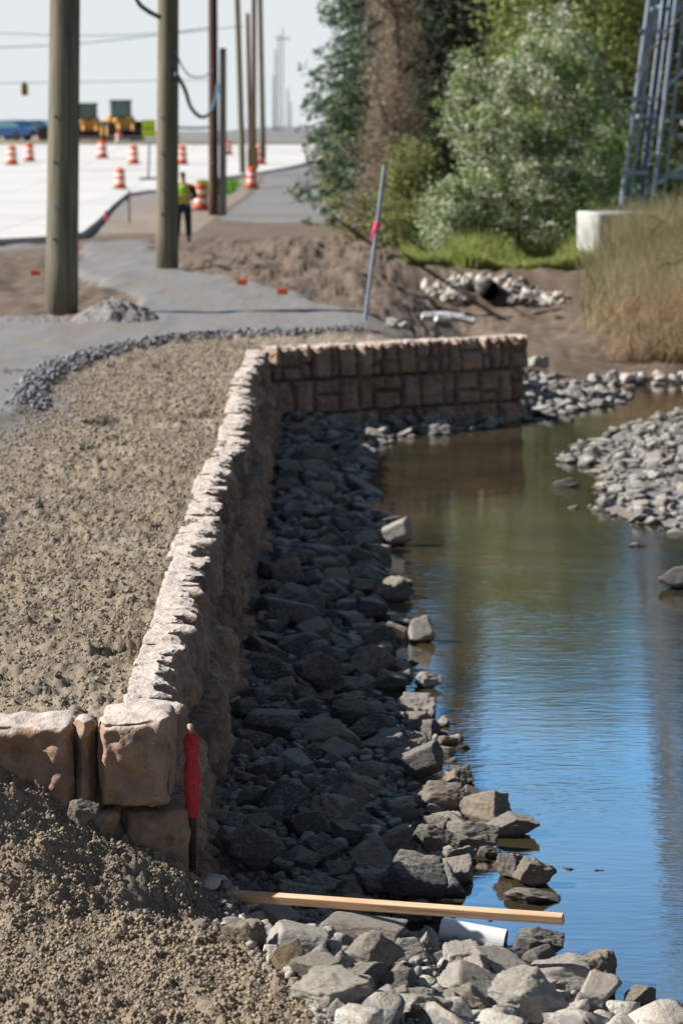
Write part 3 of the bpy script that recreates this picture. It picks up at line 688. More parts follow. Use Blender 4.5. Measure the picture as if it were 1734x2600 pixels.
wp = np.array(wet_poly)
def sdw1(x, y): return -float(sdist(np.array([x]), np.array([y]), wet_poly)[0])
bank = lambda x, y, r: (y > 12.35 or r < .045) and x > -.66 + r * .4 - (y - 12) * .006 and y < yw(x) - .2 - r * .4 and sdw1(x, y) > -.02
c1 = scatter(900, (-.7, 1.2), (11.9, 17.5), bank, lambda q, y: q.choice([.21, .18, .15, .12, .09, .07]), [RM, RD, RM, RD], 'bank', .38, .62)
c1 += scatter(1500, (-.7, 1.2), (11.9, 17.5), bank, lambda q, y: q.uniform(.035, .075), [RM, RD, RM], 'bank', .8, .62)
c2 = scatter(2600, (-.8, 1.0), (17.5, 33), bank, lambda q, y: q.choice([.21, .17, .13, .10, .07]), [RM, RD, RD], 'far bank', .45, .62)
c3 = scatter(2600, (-.5, 4.6), (31, 38), lambda x, y, r: bank(x, y, r) or (x > 2.72 and -.05 < sdw1(x, y) < 1.7 and y < 38), lambda q, y: q.uniform(.07, .16), [RM, RD, RD, RM], 'toe of the far wall', .5, .6)
fgt = lambda x, y, r: y < 12.0 and (y < 10.95 or x > .6 or r < .06 or (x > -.2 and r < .1)) and sdw1(x, y) > -.02 and x > -.68 + .30 * (11.9 - y) + r * .5 and x < 2.2
c4 = scatter(900, (-.7, 2.2), (8.6, 12.0), fgt, lambda q, y: q.choice([.19, .16, .13, .10]) * (.55 if y > 11.55 else 1), [RP, RM, RP, RP], 'foreground', .5, .64)
c4 += scatter(1800, (-.8, 2.2), (8.6, 12.0), lambda x, y, r: y < 12.0 and sdw1(x, y) > -.02 and x > -.70 + .30 * (11.9 - y), lambda q, y: q.uniform(.025, .06), [RP, RM, RM], 'foreground', .8, .62)
isl = lambda x, y, r: float(sdist(np.array([x]), np.array([y]), island)[0]) > -.05
c5 = scatter(3500, (1.8, 6.5), (22, 36), isl, lambda q, y: q.choice([.03, .05, .06, .08, .11, .14]), [RM, RD, RD, RM], 'gravel bar', .35, .60, (.3, .65))
# stones at the edge of the far bank
c6 = scatter(900, (3.6, 9.5), (36.5, 42), lambda x, y, r: abs(sdw1(x, y) - .15) < .35 and x > 3.4, lambda q, y: q.uniform(.06, .14), [RM, RP], 'far shore', .6, .6)
# riprap round the culvert
CUL = Vector((0, 50.6, 0)); cp = at_y(1120, 690, 50.6); CUL = Vector((cp.x, 50.6, cp.z))
for k_ in range(420):
    x = rr.uniform(-1.35, 1.7); y = rr.uniform(-.3, 1.6); r = rr.uniform(.06, .13)
    px_, py_ = CUL.x + x, CUL.y + y
    if (abs(x) < .44 and y < 1.0) or ((x - .1) / 1.5) ** 2 + ((y - .5) / 1.1) ** 2 > 1 or not clear(px_, py_, r, .55): continue
    add_rock((px_, py_, hz(px_, py_) + r * .5 + .10 * (abs(x) < .9)), (r * 1.2, r, r * .8), (rr.random(), rr.random(), rr.random() * 6), rr.choice([RP, RP, RM]), None, 'culvert')
print('rocks', c1, c2, c3, c4, c5, c6, len(ROCKS))
# order by size in the picture; the 290 that show largest stand alone, the rest are one mass
def shows(r):
    x, y, z = r['loc']; s_ = max(r['sc']) / y
    u = x / y * 6139; zc = (z - CAMZ) / y; vpx = 312 - zc * 6139
    if abs(u) > 880 or vpx > 2640: s_ *= .05
    if r['label']: s_ += 10
    return s_
ROCKS.sort(key=shows, reverse=True)
Z_LAB = {'bank': 'lying in the shade at the foot of the wall', 'far bank': 'in the far shaded bank', 'toe of the far wall': 'piled below the far run of the wall',
         'foreground': 'in the sunlit bottom pile', 'gravel bar': 'on the gravel bar in the pool', 'far shore': 'along the far shore', 'culvert': 'packed round the culvert mouth'}
Z_GRP = {'bank': 'rocks of the shaded bank', 'far bank': 'rocks of the shaded bank', 'toe of the far wall': 'rocks below the far wall', 'foreground': 'rocks of the sunlit pile',
         'gravel bar': 'stones of the gravel bar', 'far shore': 'stones along the far shore', 'culvert': 'stones round the culvert'}
TONE = {RM: 'mid grey', RP: 'pale', RD: 'dark', RC: 'brown'}
N_SOLO = 285
mesh_by = {}
def proto_for(i, m, lvl):
    k_ = (i, m, lvl)
    if k_ not in mesh_by:
        me_ = (protos if lvl else protos_m)[i].copy(); me_.materials.clear(); me_.materials.append(M[m]); mesh_by[k_] = me_
    return mesh_by[k_]
ORD = 'first second third fourth fifth sixth seventh eighth ninth tenth eleventh twelfth thirteenth fourteenth fifteenth sixteenth seventeenth eighteenth nineteenth twentieth'.split()
ORD += ['twenty-' + o_ for o_ in ORD[:9]] + ['thirtieth'] + ['thirty-' + o_ for o_ in ORD[:9]] + ['fortieth'] + ['forty-' + o_ for o_ in ORD[:9]]
BANDS = [(2290, 'along the bottom picture edge'), (2215, 'in the row above the bottom edge'), (2150, 'in the row below the white pipe'), (2090, 'in the row level with the white pipe'),
         (2035, 'in the row behind the board'), (1985, 'level with the loose twine'), (1925, 'level with the bare stake rod'), (1865, 'level with the red winding foot'),
         (1800, 'level with the red winding middle'), (1730, 'level with the top of the red winding'), (1660, 'level with the face of the corner block'), (1590, 'just beyond the corner block'),
         (1520, 'level with the small sunlit outlying rock'), (1440, 'level with the white-crowned rock foot'), (1380, 'level with the white-crowned rock top'), (1300, 'level with the low sunlit-tipped rock'),
         (1180, 'level with the sunlit angular white rock'), (1050, 'level with the tiny white waterline stone'), (0, 'nearest the foot of the far wall')]
def picture_xy(loc):
    c, s_ = math.cos(TILT), math.sin(TILT); x, y, z = loc[0], loc[1], loc[2] - CAMZ
    d_ = y * c - z * s_; u_ = y * s_ + z * c
    return (x / d_ * 6139 + 867) / D, (1300 - u_ / d_ * 6139) / D
solo = [r for r in ROCKS[:N_SOLO] if not r['label']]
rows_ = {}
for r in solo:
    px_, py_ = picture_xy(r['loc']); g_ = r['group']
    if g_ in ('bank', 'far bank', 'foreground'): bd = next(t_ for y_, t_ in BANDS if py_ >= y_)
    elif g_ == 'gravel bar': bd = 'on the ' + ('far tip' if py_ < 1040 else 'upper part' if py_ < 1110 else 'middle' if py_ < 1165 else 'near edge') + ' of the gravel bar'
    else: bd = Z_LAB[g_]
    r['px'] = px_; rows_.setdefault(bd, []).append(r)
for bd, l_ in rows_.items():
    l_.sort(key=lambda r: r['px'])
    for k_, r in enumerate(l_):
        sz = max(r['sc']); szw = 'large' if sz > .15 else ('medium' if sz > .1 else 'small')
        r['label2'] = f"{szw} {TONE[r['m']]} rock, {ORD[min(k_, len(ORD) - 1)]} from the left {bd}"
for i, r in enumerate(ROCKS[:N_SOLO]):
    pi_ = rr.randrange(16); o = link('rock', proto_for(pi_, r['m'], r['loc'][1] < 18)); o.location = r['loc']; o.scale = r['sc']; o.rotation_euler = r['rot']
    if r['label']: tag(o, r['label'], 'rock', 'single rocks of the bank')
    else: tag(o, r['label2'], 'rock', Z_GRP[r['group']])
Vs, Fs, Cs, n0 = [], [], [], 0
from mathutils import Euler
for m_ in (RM, RP, RD):
    Vs, Fs, n0 = [], [], 0
    for r in ROCKS[N_SOLO:]:
        if r['m'] != m_: continue
        big = max(r['sc']) / r['loc'][1] > .0028
        P_ = smallP[rr.randrange(10)] if big else tinyP[rr.randrange(8)]; Ff = I2[1] if big else I1[1]
        Rm = np.array(Euler(r['rot']).to_matrix()); Q = (P_ * np.array(r['sc'])) @ Rm.T + np.array(r['loc'])
        Vs.append(Q); Fs.append(Ff + n0); n0 += len(Q)
    r_ = (Vs, Fs)
    Cs.append(r_)
allV = np.concatenate([np.concatenate(v_) for v_, f_ in Cs]); offs = np.cumsum([0] + [sum(len(q) for q in v_) for v_, f_ in Cs])
allF = np.concatenate([np.concatenate(f_) + offs[i] for i, (v_, f_) in enumerate(Cs)])
me = npmesh('rubble', allV, allF, True)
for m_ in (RM, RP, RD): me.materials.append(M[m_])
mi = np.concatenate([np.full(sum(len(q) for q in f_), i) for i, (v_, f_) in enumerate(Cs)]).astype(np.int32); me.polygons.foreach_set('material_index', mi); me.update()
tag(link('rubble', me), 'small grey rubble filling the bank, gravel bar and far shore', 'rubble', kind='stuff')
# loose crumbs of soil over the slope and along the wall, and dark gravel along the lip of the stone path
I0 = ico(1); crumbP = [rock_shape(900 + i, I1[0] if False else I0[0], 3.2) for i in range(8)]
def crumbs(name, label, cat, m_, sets):
    Vs, Fs, n0 = [], [], 0
    for X, Yr, sr in sets:
        n = len(X); Z = H(X, Yr, True); S = sr[0] + (sr[1] - sr[0]) * rng.random(n) ** 4
        T = np.stack([crumbP[k] for k in range(8)])[rng.integers(0, 8, n)]
        a_ = rng.uniform(0, 6.28, n); sc_ = S[:, None, None] * rng.uniform(.6, 1.3, (n, 1, 3)); T = T * sc_
        c_, s2 = np.cos(a_)[:, None], np.sin(a_)[:, None]
        T = np.stack([T[..., 0] * c_ - T[..., 1] * s2, T[..., 0] * s2 + T[..., 1] * c_, T[..., 2]], -1) + np.stack([X, Yr, Z + S * .3], -1)[:, None, :]
        k_ = T.shape[1]; Vs.append(T.reshape(-1, 3)); Fs.append((I0[1][None] + (np.arange(n) * k_)[:, None, None] + n0).reshape(-1, 3)); n0 += n * k_
    me = npmesh(name, np.concatenate(Vs), np.concatenate(Fs), True); me.materials.append(m_); tag(link(name, me), label, cat, kind='stuff')
def pick(n, xr, yr, f):
    X = rng.uniform(*xr, n); Yr = rng.uniform(*yr, n); k = f(X, Yr); return X[k], Yr[k]
A3 = pick(34000, (-4.6, -1.10), (19, 34), lambda x, y: (rng.random(len(x)) < ss(20, 25, y)) & (sdist(x, y, gravel) < -.1) & (y < yw(x) - .1 + 99 * (x < -1.1)))
A1 = pick(90000, (-2.4, -.1), (8.0, 11.84), lambda x, y: (vn(x * 5, y * 5, seed=66) > -.32) & (x < -.66 + .30 * (11.9 - y) + .2 * vn(x * 3, y * 3))); A2 = pick(90000, (-4.4, -1.10), (12.2, 27), lambda x, y: (x > -.17 * y - .3) & (vn(x * 4, y * 4, seed=67) > -.30) & (rng.random(len(x)) < ss(27, 20, y)))
M['crumb'] = simple('soil_crumb', (0.28, 0.23, 0.168), .95, 0, .4, 30)
crumbs('loose_soil', 'crumbs of loose tan soil over the slope and behind the wall', 'soil', M['crumb'], [(*A1, (.003, .013)), (*A2, (.003, .015)), (*A3, (.006, .022))])
gx, gy = pick(80000, (-4.5, 1.2), (21, 35.6), lambda x, y: (y > 25.5) & (np.abs(sdist(x, y, gravel) - .02 + .12 * vn(x * 3, y * 2)) < .17 + .16 * vn(x, y, seed=4)))
g2 = pick(9000, (-4.6, -1.8), (18, 31), lambda x, y: (vn(x * 2.2, y * 1.1, seed=77) > .12) & (x < -.115 * y + .4))
M['gravelstone'] = simple('dark_gravel', (0.17, 0.17, 0.19), .85, 0, .6, 9)
crumbs('gravel_edge', 'dark loose gravel along the lip of the stone path', 'gravel', M['gravelstone'], [(gx, gy, (.006, .045)), (*g2, (.006, .022))])
g3 = pick(30000, (-.75, 2.3), (8.5, 12.0), lambda x, y: (sdist(x, y, wet_poly) < .05) & (x > -.72 + .30 * (11.9 - y) + .2 * vn(x * 3, y * 3))); g4 = pick(14000, (-.7, 1.1), (12, 19), lambda x, y: sdist(x, y, wet_poly) < 0.02)
M['chips'] = simple('stone_chip', (0.30, 0.275, 0.24), .85, 0, .5, 9)
crumbs('stone_chips', 'small stone chips between the larger rocks', 'gravel', M['chips'], [(*g3, (.006, .03)), (*g4, (.01, .035))])

# ------------------------------------------------------------------ things at the waterside
# timber board
a = on_z(455, 2042, -.84); b_ = on_z(1291, 2103, -1.0); b_.y = 12.15; b_ = at_y(1291, 2101, 11.2); a = at_y(440, 2040, 11.97)
L = (b_ - a).length; mb = MB().box(0, L, -.019, .019, -.049, 0, bev=.002)
o = mb.build('timber_board', M['pine']); o.matrix_world = Matrix.Translation(a) @ (b_ - a).to_track_quat('X', 'Z').to_matrix().to_4x4() @ Matrix.Rotation(.35, 4, 'X')
tag(o, 'long orange-brown sawn board reaching from the wall foot over the pool', 'board')
# white pipe
p = on_z(1160, 2163, -1.175)
mb = MB(); mt = Matrix.Rotation(math.pi / 2, 4, 'Y')
mb.lathe([(.066, -.34), (.066, 0), (.060, 0), (.060, -.3)], 28, mt)
o = mb.build('plastic_pipe', M['pvc'], smooth=False); o.location = p; o.rotation_euler = (0, .10, -.25); tag(o, 'white plastic pipe end poking out of the rocks into the pool', 'pipe')
# rebar stake with twine
p = at_y(444, 2050, 12.0); s_r = pxm(12.0) * .925; rebar = empty('rebar_stake', p, 'rusty rebar stake wound with bright red twine beside the wall corner', 'stake')
s_ = s_r; hh = lambda yd: (2050 - yd) / s_
mb = MB().tube([(0, 0, -.15), (0, 0, hh(1700)), (-.006, 0, hh(1690))], .019, 12)
for k_ in range(28): mb.lathe([(.0195, 0), (.0225, .004), (.0195, .008)], 12, Matrix.Translation((0, 0, .03 + k_ * .02)))
mb.build('rod', M['rust'], rebar, True)
MB().tube([(-.004, 0, hh(1702)), (-.006, 0, hh(1668))], .016, 12).build('bare_tip', M['copper'], rebar, True)
prof = [(1878, .018), (1872, .030), (1850, .034), (1820, .040), (1780, .042), (1758, .036), (1748, .030), (1735, .033), (1715, .044), (1702, .042), (1690, .030), (1686, .020)]
mb = MB(); pr = []
for (ya, ra), (yb, rb) in zip(prof, prof[1:]):
    for q in range(4): f = q / 4; pr.append((ra + (rb - ra) * f, hh(ya + (yb - ya) * f)))
mb.lathe(pr, 22); 
for v_ in mb.bm.verts:
    c_ = v_.co; nse = float(vn(np.array([c_.z * 90 + math.atan2(c_.y, c_.x) * 2]), np.array([math.atan2(c_.y, c_.x) * 1.5]))[0]); k_ = 1 + .14 * nse; c_.x *= k_; c_.y *= k_
tw = mb.build('twine_winding', M['red'], rebar, True)
for q in range(16):
    zc = random.uniform(hh(1865), hh(1695)); yd = 2050 - zc * s_; ra = np.interp(-yd, [-y for y, r in prof], [r for y, r in prof]) + .001
    ti = random.uniform(-.5, .5); MB().tube([(ra * math.cos(a_), ra * math.sin(a_), zc + ti * ra * math.cos(a_ + q)) for a_ in np.linspace(0, 6.2, 18)], .0016, 5).build('strand', M['redbrown'], tw)
mb = MB()
for q in range(34):
    a0 = random.uniform(0, 6.28); r0 = random.uniform(.02, .045); z0 = random.uniform(.0, .11)
    mb.tube([(r0 * math.cos(a0 + a_), r0 * math.sin(a0 + a_), z0 + .03 * math.sin(a_ * 1.3 + q)) for a_ in np.linspace(0, 4.5, 14)], .002, 5)
mb.tube([(.02, -.012, hh(1890)), (.028, -.01, .2), (.03, -.005, .12), (.025, 0, .05)], .0018, 5)
mb.build('loose_twine', M['redbrown'], rebar)
# plastic scraps
p = at_y(882, 1836, 14.2); o = MB().tube([p - Vector((.03, 0, 0)), p, p + Vector((.035, .01, .004))], .008, 8).build('plastic_scrap', M['green_scrap']); tag(o, 'bright green plastic scrap lodged in the shaded rocks', 'scrap')
p = at_y(541, 1605, 16.1); o = MB().box(-.035, .035, -.01, .01, -.008, .008, bev=.003).build('litter', M['pvc']); o.location = p; o.rotation_euler = (0, -.5, 0); tag(o, 'small white plastic bit in the rocks near the wall', 'scrap')

# slanted marker post with pink tape
b0 = on_z(838, 738, 0.02); tp = at_y(883, 380, b0.y + .1)
post = empty('marker_post', b0, 'leaning grey metal post with pink tape tied round it', 'post')
v_ = tp - b0; mb = MB().box(-.03, .03, -.022, .022, -.3, v_.length, bev=.004)
o = mb.build('shaft', M['steel'], post); o.rotation_euler = v_.to_track_quat('Z', 'Y').to_euler()
q = v_ * .62; mb = MB()
for k_ in range(5): mb.tube([q + v_.normalized() * (k_ * .02 - .04) + Vector((.045 * math.cos(a_), .04 * math.sin(a_), .012 * math.sin(a_))) for a_ in np.linspace(0, 6.2, 14)], .012, 5)
mb.tube([q, q + Vector((-.06, -.06, -.10)), q + Vector((-.10, -.05, -.24))], [.02, .03, .012], 5)
mb.build('pink_tape', M['pink'], post)

# broken slabs behind the far wall
for (x0, x1, y0, y1, lab, rz) in ((968, 1030, 722, 745, 'white concrete slab piece lying left of another behind the wall', .1), (1035, 1092, 728, 752, 'white concrete slab piece sloping down toward the far wall end', -.6), (1000, 1060, 735, 750, 'grey concrete slab piece half under the two white ones', .4)):
    p = on_z((x0 + x1) / 2, y1, 0.0); wd = (x1 - x0) / pxm(p.y)
    V, F = boxgrid(wd, .40, .07, .04); V += .018 * fbm(V[:, 0] * 6 + x0, V[:, 1] * 6, V[:, 2] * 6, o=3)[:, None]
    me = npmesh('concrete_slab', V - np.array([wd / 2, .2, 0]), F, False); o = link('concrete_slab', me, None, M['pvc'] if 'white' in lab else M['concrete']); o.location = p + Vector((0, .1, .16 if 'white' in lab else .06))
    o.rotation_euler = (-.22, .25 if rz < 0 else -.05, rz * .3); tag(o, lab, 'slab', 'broken slabs behind the far wall')
for (x, y, r, lab) in ((905, 742, .11, 'sunlit tan rock behind the wall left of the slabs'), (930, 745, .08, 'small pale rock between the leaning post and the slabs'), (1235, 832, .14, 'white rock at the end of the far wall'), (1275, 830, .12, 'white rock beyond the end of the far wall'),
                       (1215, 603, .16, 'pale boulder in the grass beside the far track'), (1300, 607, .18, 'tan boulder in the grass near the concrete base')):
    z = {905: .02, 930: .02, 1235: -.85, 1275: -.95}.get(x, -.2); p = on_z(x, y, z); o = link('rock', proto_for(rr.randrange(16), RP, 0)); o.location = p; o.scale = (r * 1.4, r, r * .8); o.rotation_euler = (.2, .1, x); tag(o, lab, 'rock', 'single rocks of the bank')

# gravel heap beside the first pole
def heap(c_, rx, ry, h, m, name, label, seed):
    n_ = 60; u = np.linspace(-1, 1, n_); A, B = np.meshgrid(u, u); r = np.sqrt(A * A + B * B)
    z = h * np.clip(1 - r, 0, 1) ** .8 * (1 + .5 * fbm(A * 3, B * 3, o=3, seed=seed)) + .05 * fbm(A * 14, B * 14, o=3, seed=seed) * (r < 1) - .04
    ii = np.arange(n_ * n_).reshape(n_, n_)
    me_ = npmesh(name, np.stack([c_[0] + A * rx, c_[1] + B * ry, c_[2] + z], -1).reshape(-1, 3), np.stack([ii[:-1, :-1], ii[:-1, 1:], ii[1:, 1:], ii[1:, :-1]], -1).reshape(-1, 4), True)
    o_ = link(name, me_, None, m); tag(o_, label, 'heap'); return o_
M['heap'] = simple('crushed_stone', (0.20, 0.19, 0.19), .95, 0, .55, 30, .03)
heap(on_z(265, 735, .02), .75, 1.1, .40, M['heap'], 'gravel_heap', 'low heap of dark gravel right of the nearest pole', 4)
heap(on_z(95, 735, .02), .95, .8, .12, M['heap'], 'gravel_heap', 'flat spill of dark gravel at the left foot of the nearest pole', 6)
# orange flags in the gravel
for (x, y, lab) in ((637, 684, 'orange flag lying on the gravel edge'), (545, 662, 'small orange flag in the gravel left of the larger one'), (72, 640, 'orange tape scrap left of the nearest pole'), (808, 492, 'orange flag at the foot of the bushes')):
    p = on_z(x, y, .03); mb = MB().tube([p, p + Vector((0, 0, .16))], .006, 6); st = mb.build('survey_flag', M['steel'])
    tag(st, lab, 'flag', 'orange survey flags'); MB().prism([(-.004, .06), (.004, .06), (.004, .17), (-.004, .15)], -.0, .18).build('flag_cloth', M['orangeflag'], st).location = p

# ------------------------------------------------------------------ culvert
cu = empty('culvert', CUL, 'round dark drain pipe mouth in the brown slope amid pale stones', 'culvert')
mb = MB(); mt = Matrix.Rotation(-math.pi / 2, 4, 'X')
mb.lathe([(.215, 0), (.215, 2.6), (.18, 2.6), (.18, 0), (.215, 0)], 28, mt); o = mb.build('pipe_ring', M['pipe'], cu, True); o.location = (0, 0, .22)
o = MB().lathe([(.175, 0), (.175, .02)], 24, mt).build('pipe_dark_disc', M['black'], cu); o.location = (0, 1.6, .22)  # black disc, its colour stands in for the darkness inside the pipe

# ------------------------------------------------------------------ utility poles
pole_group = 'utility poles along the road'
def pole(xb, yb, xt, yt, wpx, m, label, z=0.0, Y=None, top=None, taper=.8, fit=None):
    """xb,yb foot; xt at picture height yt; wpx width at the foot"""
    if Y is None: p = on_z(xb, yb, z)
    else: p = at_y(xb, yb, Y)
    s_ = pxm(p.y); r = wpx / s_ / 2; q = at_y(xt, yt, p.y); dv = q - p
    top = top or 9.0; k_ = top / dv.z
    e = empty('utility_pole', p, label, 'pole', pole_group)
    n_ = 14; pts = [Vector((dv.x * k_ * i / n_, 0, dv.z * k_ * i / n_)) for i in range(n_ + 1)]; pts[0].z = -.4
    MB().tube(pts, [r * (1 - (1 - taper) * i / n_) for i in range(n_ + 1)], 24).build('shaft', m, e, True)
    return e, pts[-1], r, dv
P1 = pole(142, 722, 150, 0, 75, M['pole_green'], 'thickest greenish wooden pole, nearest on the left', .0, top=11)
P2_ = pole(384, 628, 387, 0, 52, M['pole_green'], 'second greenish wooden pole with the worker behind it', .0, top=11)
P3 = pole(491, 497, 489, 0, 23, M['pole_brown'], 'tall dark brown pole right of the worker', .0, top=13)
P4 = pole(512, 497, 512, 122, 17, M['pole_grey'], 'short grey pole stub touching the dark brown pole', .0, top=(497 - 122) / pxm(79.5), taper=.9)
P5 = pole(558, 421, 545, 0, 14.5, M['pole_green'], 'greenish pole behind the grey stub, grass at its foot', .0, top=13)
P6 = pole(583, 352, 583, 0, 11.5, M['pole_brown'], 'dark brown pole beside the tan cabinet', Y=122, top=14)
P7 = pole(575, 352, 569, 40, 10, M['pole_brown'], 'shorter red-brown pole ending below the frame top', Y=124, top=(352 - 40) / pxm(124), taper=.9)
P8 = pole(604, 345, 597, 0, 13, M['pole_green'], 'grey-green pole right of the two brown ones', Y=118, top=14)
for (x, yb, yt, wd, Y, lab) in ((632, 292, 118, 3.6, 250, 'thin far pole, leftmost of the distant row'), (640, 292, 85, 3.6, 250, 'tall far pole in the middle of the distant row'), (649, 292, 70, 3.4, 260, 'tallest thin pole of the distant row'),
                                (628, 292, 175, 3.2, 280, 'short far pole at the left of the distant row'), (661, 296, 205, 4, 320, 'small distant pole near the spruce'), (668, 298, 235, 3.5, 380, 'smallest distant pole on the hill crest')):
    e, tp_, r_, dv_ = pole(x, yb, x, yt, wd, M['pole_grey'], lab, Y=Y, top=(yb - yt) / pxm(Y), taper=.8)
    if Y == 260: MB().box(-.8, .8, -.06, .06, -1.2, -1.08).build('crossarm', M['pole_grey'], e).location = tp_
for (e, tp_, r_, dv_), nm in ((P1, 1), (P2_, 2), (P3, 3)):
    u = dv_.normalized(); q_ = lambda h_: u * h_
    MB().tube([q_(h_) + Vector((r_ * .5, -r_ * .9, 0)) * (1 - .012 * h_) for h_ in np.linspace(.1, 10, 24)], .008, 5).build('ground_wire', M['cable'], e)
    o_ = MB().box(-.04, .04, -.01, .01, -.03, .03, bev=.004).build('metal_tag', M['steel'], e); o_.location = q_(1.7) + Vector((-r_ * .2, -r_ * .98, 0))
    for h_ in (1.2, 2.4, 3.1):
        o_ = MB().tube([(0, -.03, 0), (0, .03, 0)], .02, 8).build('bolt', M['rust'], e); o_.location = q_(h_) + Vector((-r_ * .4, -r_ * .9, 0))
def sag(a, b_, dz, n_=18): return [a.lerp(b_, i / n_) - Vector((0, 0, dz * 4 * (i / n_) * (1 - i / n_))) for i in range(n_ + 1)]
def cable(px, Ya, Yb, r, label, closed=False):
    n_ = len(px); pts = [at_y(x, y, Ya + (Yb - Ya) * i / (n_ - 1)) for i, (x, y) in enumerate(px)]
    # smooth
    out = []
    for i in range(n_ - 1):
        p0, p1, p2, p3 = pts[max(i - 1, 0)], pts[i], pts[i + 1], pts[min(i + 2, n_ - 1)]
        for k_ in range(6):
            u = k_ / 6; out.append(.5 * ((2 * p1) + (p2 - p0) * u + (2 * p0 - 5 * p1 + 4 * p2 - p3) * u * u + (3 * p1 - p0 - 3 * p2 + p3) * u ** 3))
    out.append(pts[-1]); o_ = MB().tube(out, r, 6).build('cable', M['cable'], smooth=True); tag(o_, label, 'cable', 'overhead cables'); return o_
cable([(406, 172), (420, 195), (428, 215), (438, 245), (455, 265), (470, 268), (485, 255), (497, 222), (500, 195)], 47.5, 77, .05, 'thick drooping cable loop between the second pole and the brown pole')
cable([(405, 120), (420, 155), (440, 175), (470, 175), (490, 160)], 47.5, 77, .02, 'thin cable above the drooping loop')
cable([(300, -40), (318, 5), (340, 25), (368, 40)], 47, 47.9, .045, 'dark cable hanging into the second pole at the top edge')
cable([(-20, 75), (180, 82), (370, 76), (500, 60)], 90, 84, .02, 'thin high wire across the pale sky')
cable([(-20, 110), (180, 100), (370, 80), (560, 60)], 95, 120, .02, 'second thin wire crossing the pale sky below the first')
cable([(-20, 192), (60, 190), (200, 188), (480, 183)], 130, 130, .02, 'faint wire holding the traffic signal')
cable([(400, 292), (440, 294), (484, 293)], 140, 140, .08, 'low blue-grey cable between the second and brown poles')

# ------------------------------------------------------------------ traffic drums
def drum(scale_loc, label, first=None):
    return None
root = empty('traffic_drum', (0, 0, 0), 'x', 'traffic drum', 'orange and white traffic drums')
rad = lambda z: .285 - .05 * (z / 1.0)
bands = [('orange_band', M['orange'], .06, .28), ('white_band', M['white'], .28, .45), ('orange_band', M['orange'], .45, .62), ('white_band', M['white'], .62, .78), ('orange_band', M['orange'], .78, .96)]
for nm, mm_, z0, z1 in bands:
    MB().lathe([(rad(z0) - .012, z0), (rad(z0), z0 + .012), (rad(z1), z1 - .012), (rad(z1) - .012, z1)], 24).build(nm, mm_, root, True)
MB().lathe([(.20, .96), (.13, 1.0), (.0001, 1.0)], 24).build('top', M['orange'], root, True)
MB().box(-.06, .06, -.015, .015, .99, 1.07, bev=.01).build('handle', M['orange'], root)
MB().lathe([(.38, 0), (.38, .05), (.30, .07)], 24).build('base', M['rubber'], root)
drums = [(462, 483, 64, 'nearest orange and white drum beside the worker'), (277, 433, 48, 'drum alone at the near edge of the white road'), (579, 432, 49, 'drum on the verge in front of the tan cabinet'),
         (598, 377, 45, 'drum right of the cabinet near the yellow verge'), (29, 378, 45, 'leftmost large drum at the picture edge'), (69, 370, 41, 'drum second from the left edge'), (236, 363, 43, 'drum between the first pole and the yellow-lit drum'),
         (308, 376, 43, 'drum with a yellowish cast left of the lime sign'), (419, 377, 44, 'drum seen just right of the second pole'), (274, 333, 32, 'distant drum in front of the right-hand loader'),
         (315, 327, 26, 'small distant drum left of the lime sign top'), (91, 331, 27, 'distant drum beside the parked cars'), (33, 333, 27, 'distant drum before the leftmost car'), (524, 355, 34, 'drum half hidden behind the grey stub'), (638, 328, 20, 'tiny drum on the far hill by the distant poles')]
for i, (x, yb, hp, lab) in enumerate(drums):
    o = root if i == 0 else copy_tree(root)
    Y = 6139 / D / (hp / 1.07); p = at_y(x, yb, Y)
    if yb > 334:
        z = 0.1
        for _ in range(40):
            q = on_z(x, yb, z); onr = q.x < np.interp(q.y, eY, eX) and q.y < 158
            z = .75 * z + .25 * (far_base(q.y) + .145 if onr else hz(q.x, q.y))
        p = on_z(x, yb, z)
    k_ = hp / pxm(p.y) / 1.07; o.scale = (k_, k_, k_)
    o.location = p; o['label'] = lab; o.rotation_euler = (0, 0, random.random() * 3)

# lime sign on a stand
p = at_y(341, 412, 98); sg = empty('road_sign', p, 'lime-yellow rectangular sign on a thin metal stand', 'sign'); s_ = pxm(98)
MB().tube([(0, 0, 0), (.06, 0, 85 / s_)], .045, 8).build('stand_post', M['steel'], sg)
MB().box(-.35, .35, -.3, .3, 0, .07, bev=.02).build('stand_base', M['rubber'], sg)
MB().box(-15 / s_, 15 / s_, -.02, .0, 96 / s_, 134 / s_, bev=.004).build('panel', M['lime'], sg).location = (.05, -.05, 0)
MB().box(-12 / s_, 12 / s_, -.026, -.0205, 113 / s_, 115 / s_).build('dark_line', M['black'], sg).location = (.05, -.05, 0)
# hanging signal
p = at_y(58, 205, 130); tsg = empty('traffic_signal', p, 'yellow traffic signal hanging from a wire in the pale sky', 'traffic signal'); s_ = pxm(130)
MB().box(-.17, .17, -.15, .15, -14 / s_, 12 / s_, bev=.03).build('housing', M['sigyellow'], tsg)
for k_ in range(3):
    MB().lathe([(.10, 0), (.10, .14)], 14, Matrix.Translation((0, -.15, -.22 + k_ * .24)) @ Matrix.Rotation(math.pi / 2, 4, 'X')).build('lens_hood', M['black'], tsg)
MB().tube([(0, 0, 12 / s_), (0, 0, 19 / s_)], .03, 6).build('hanger', M['black'], tsg)

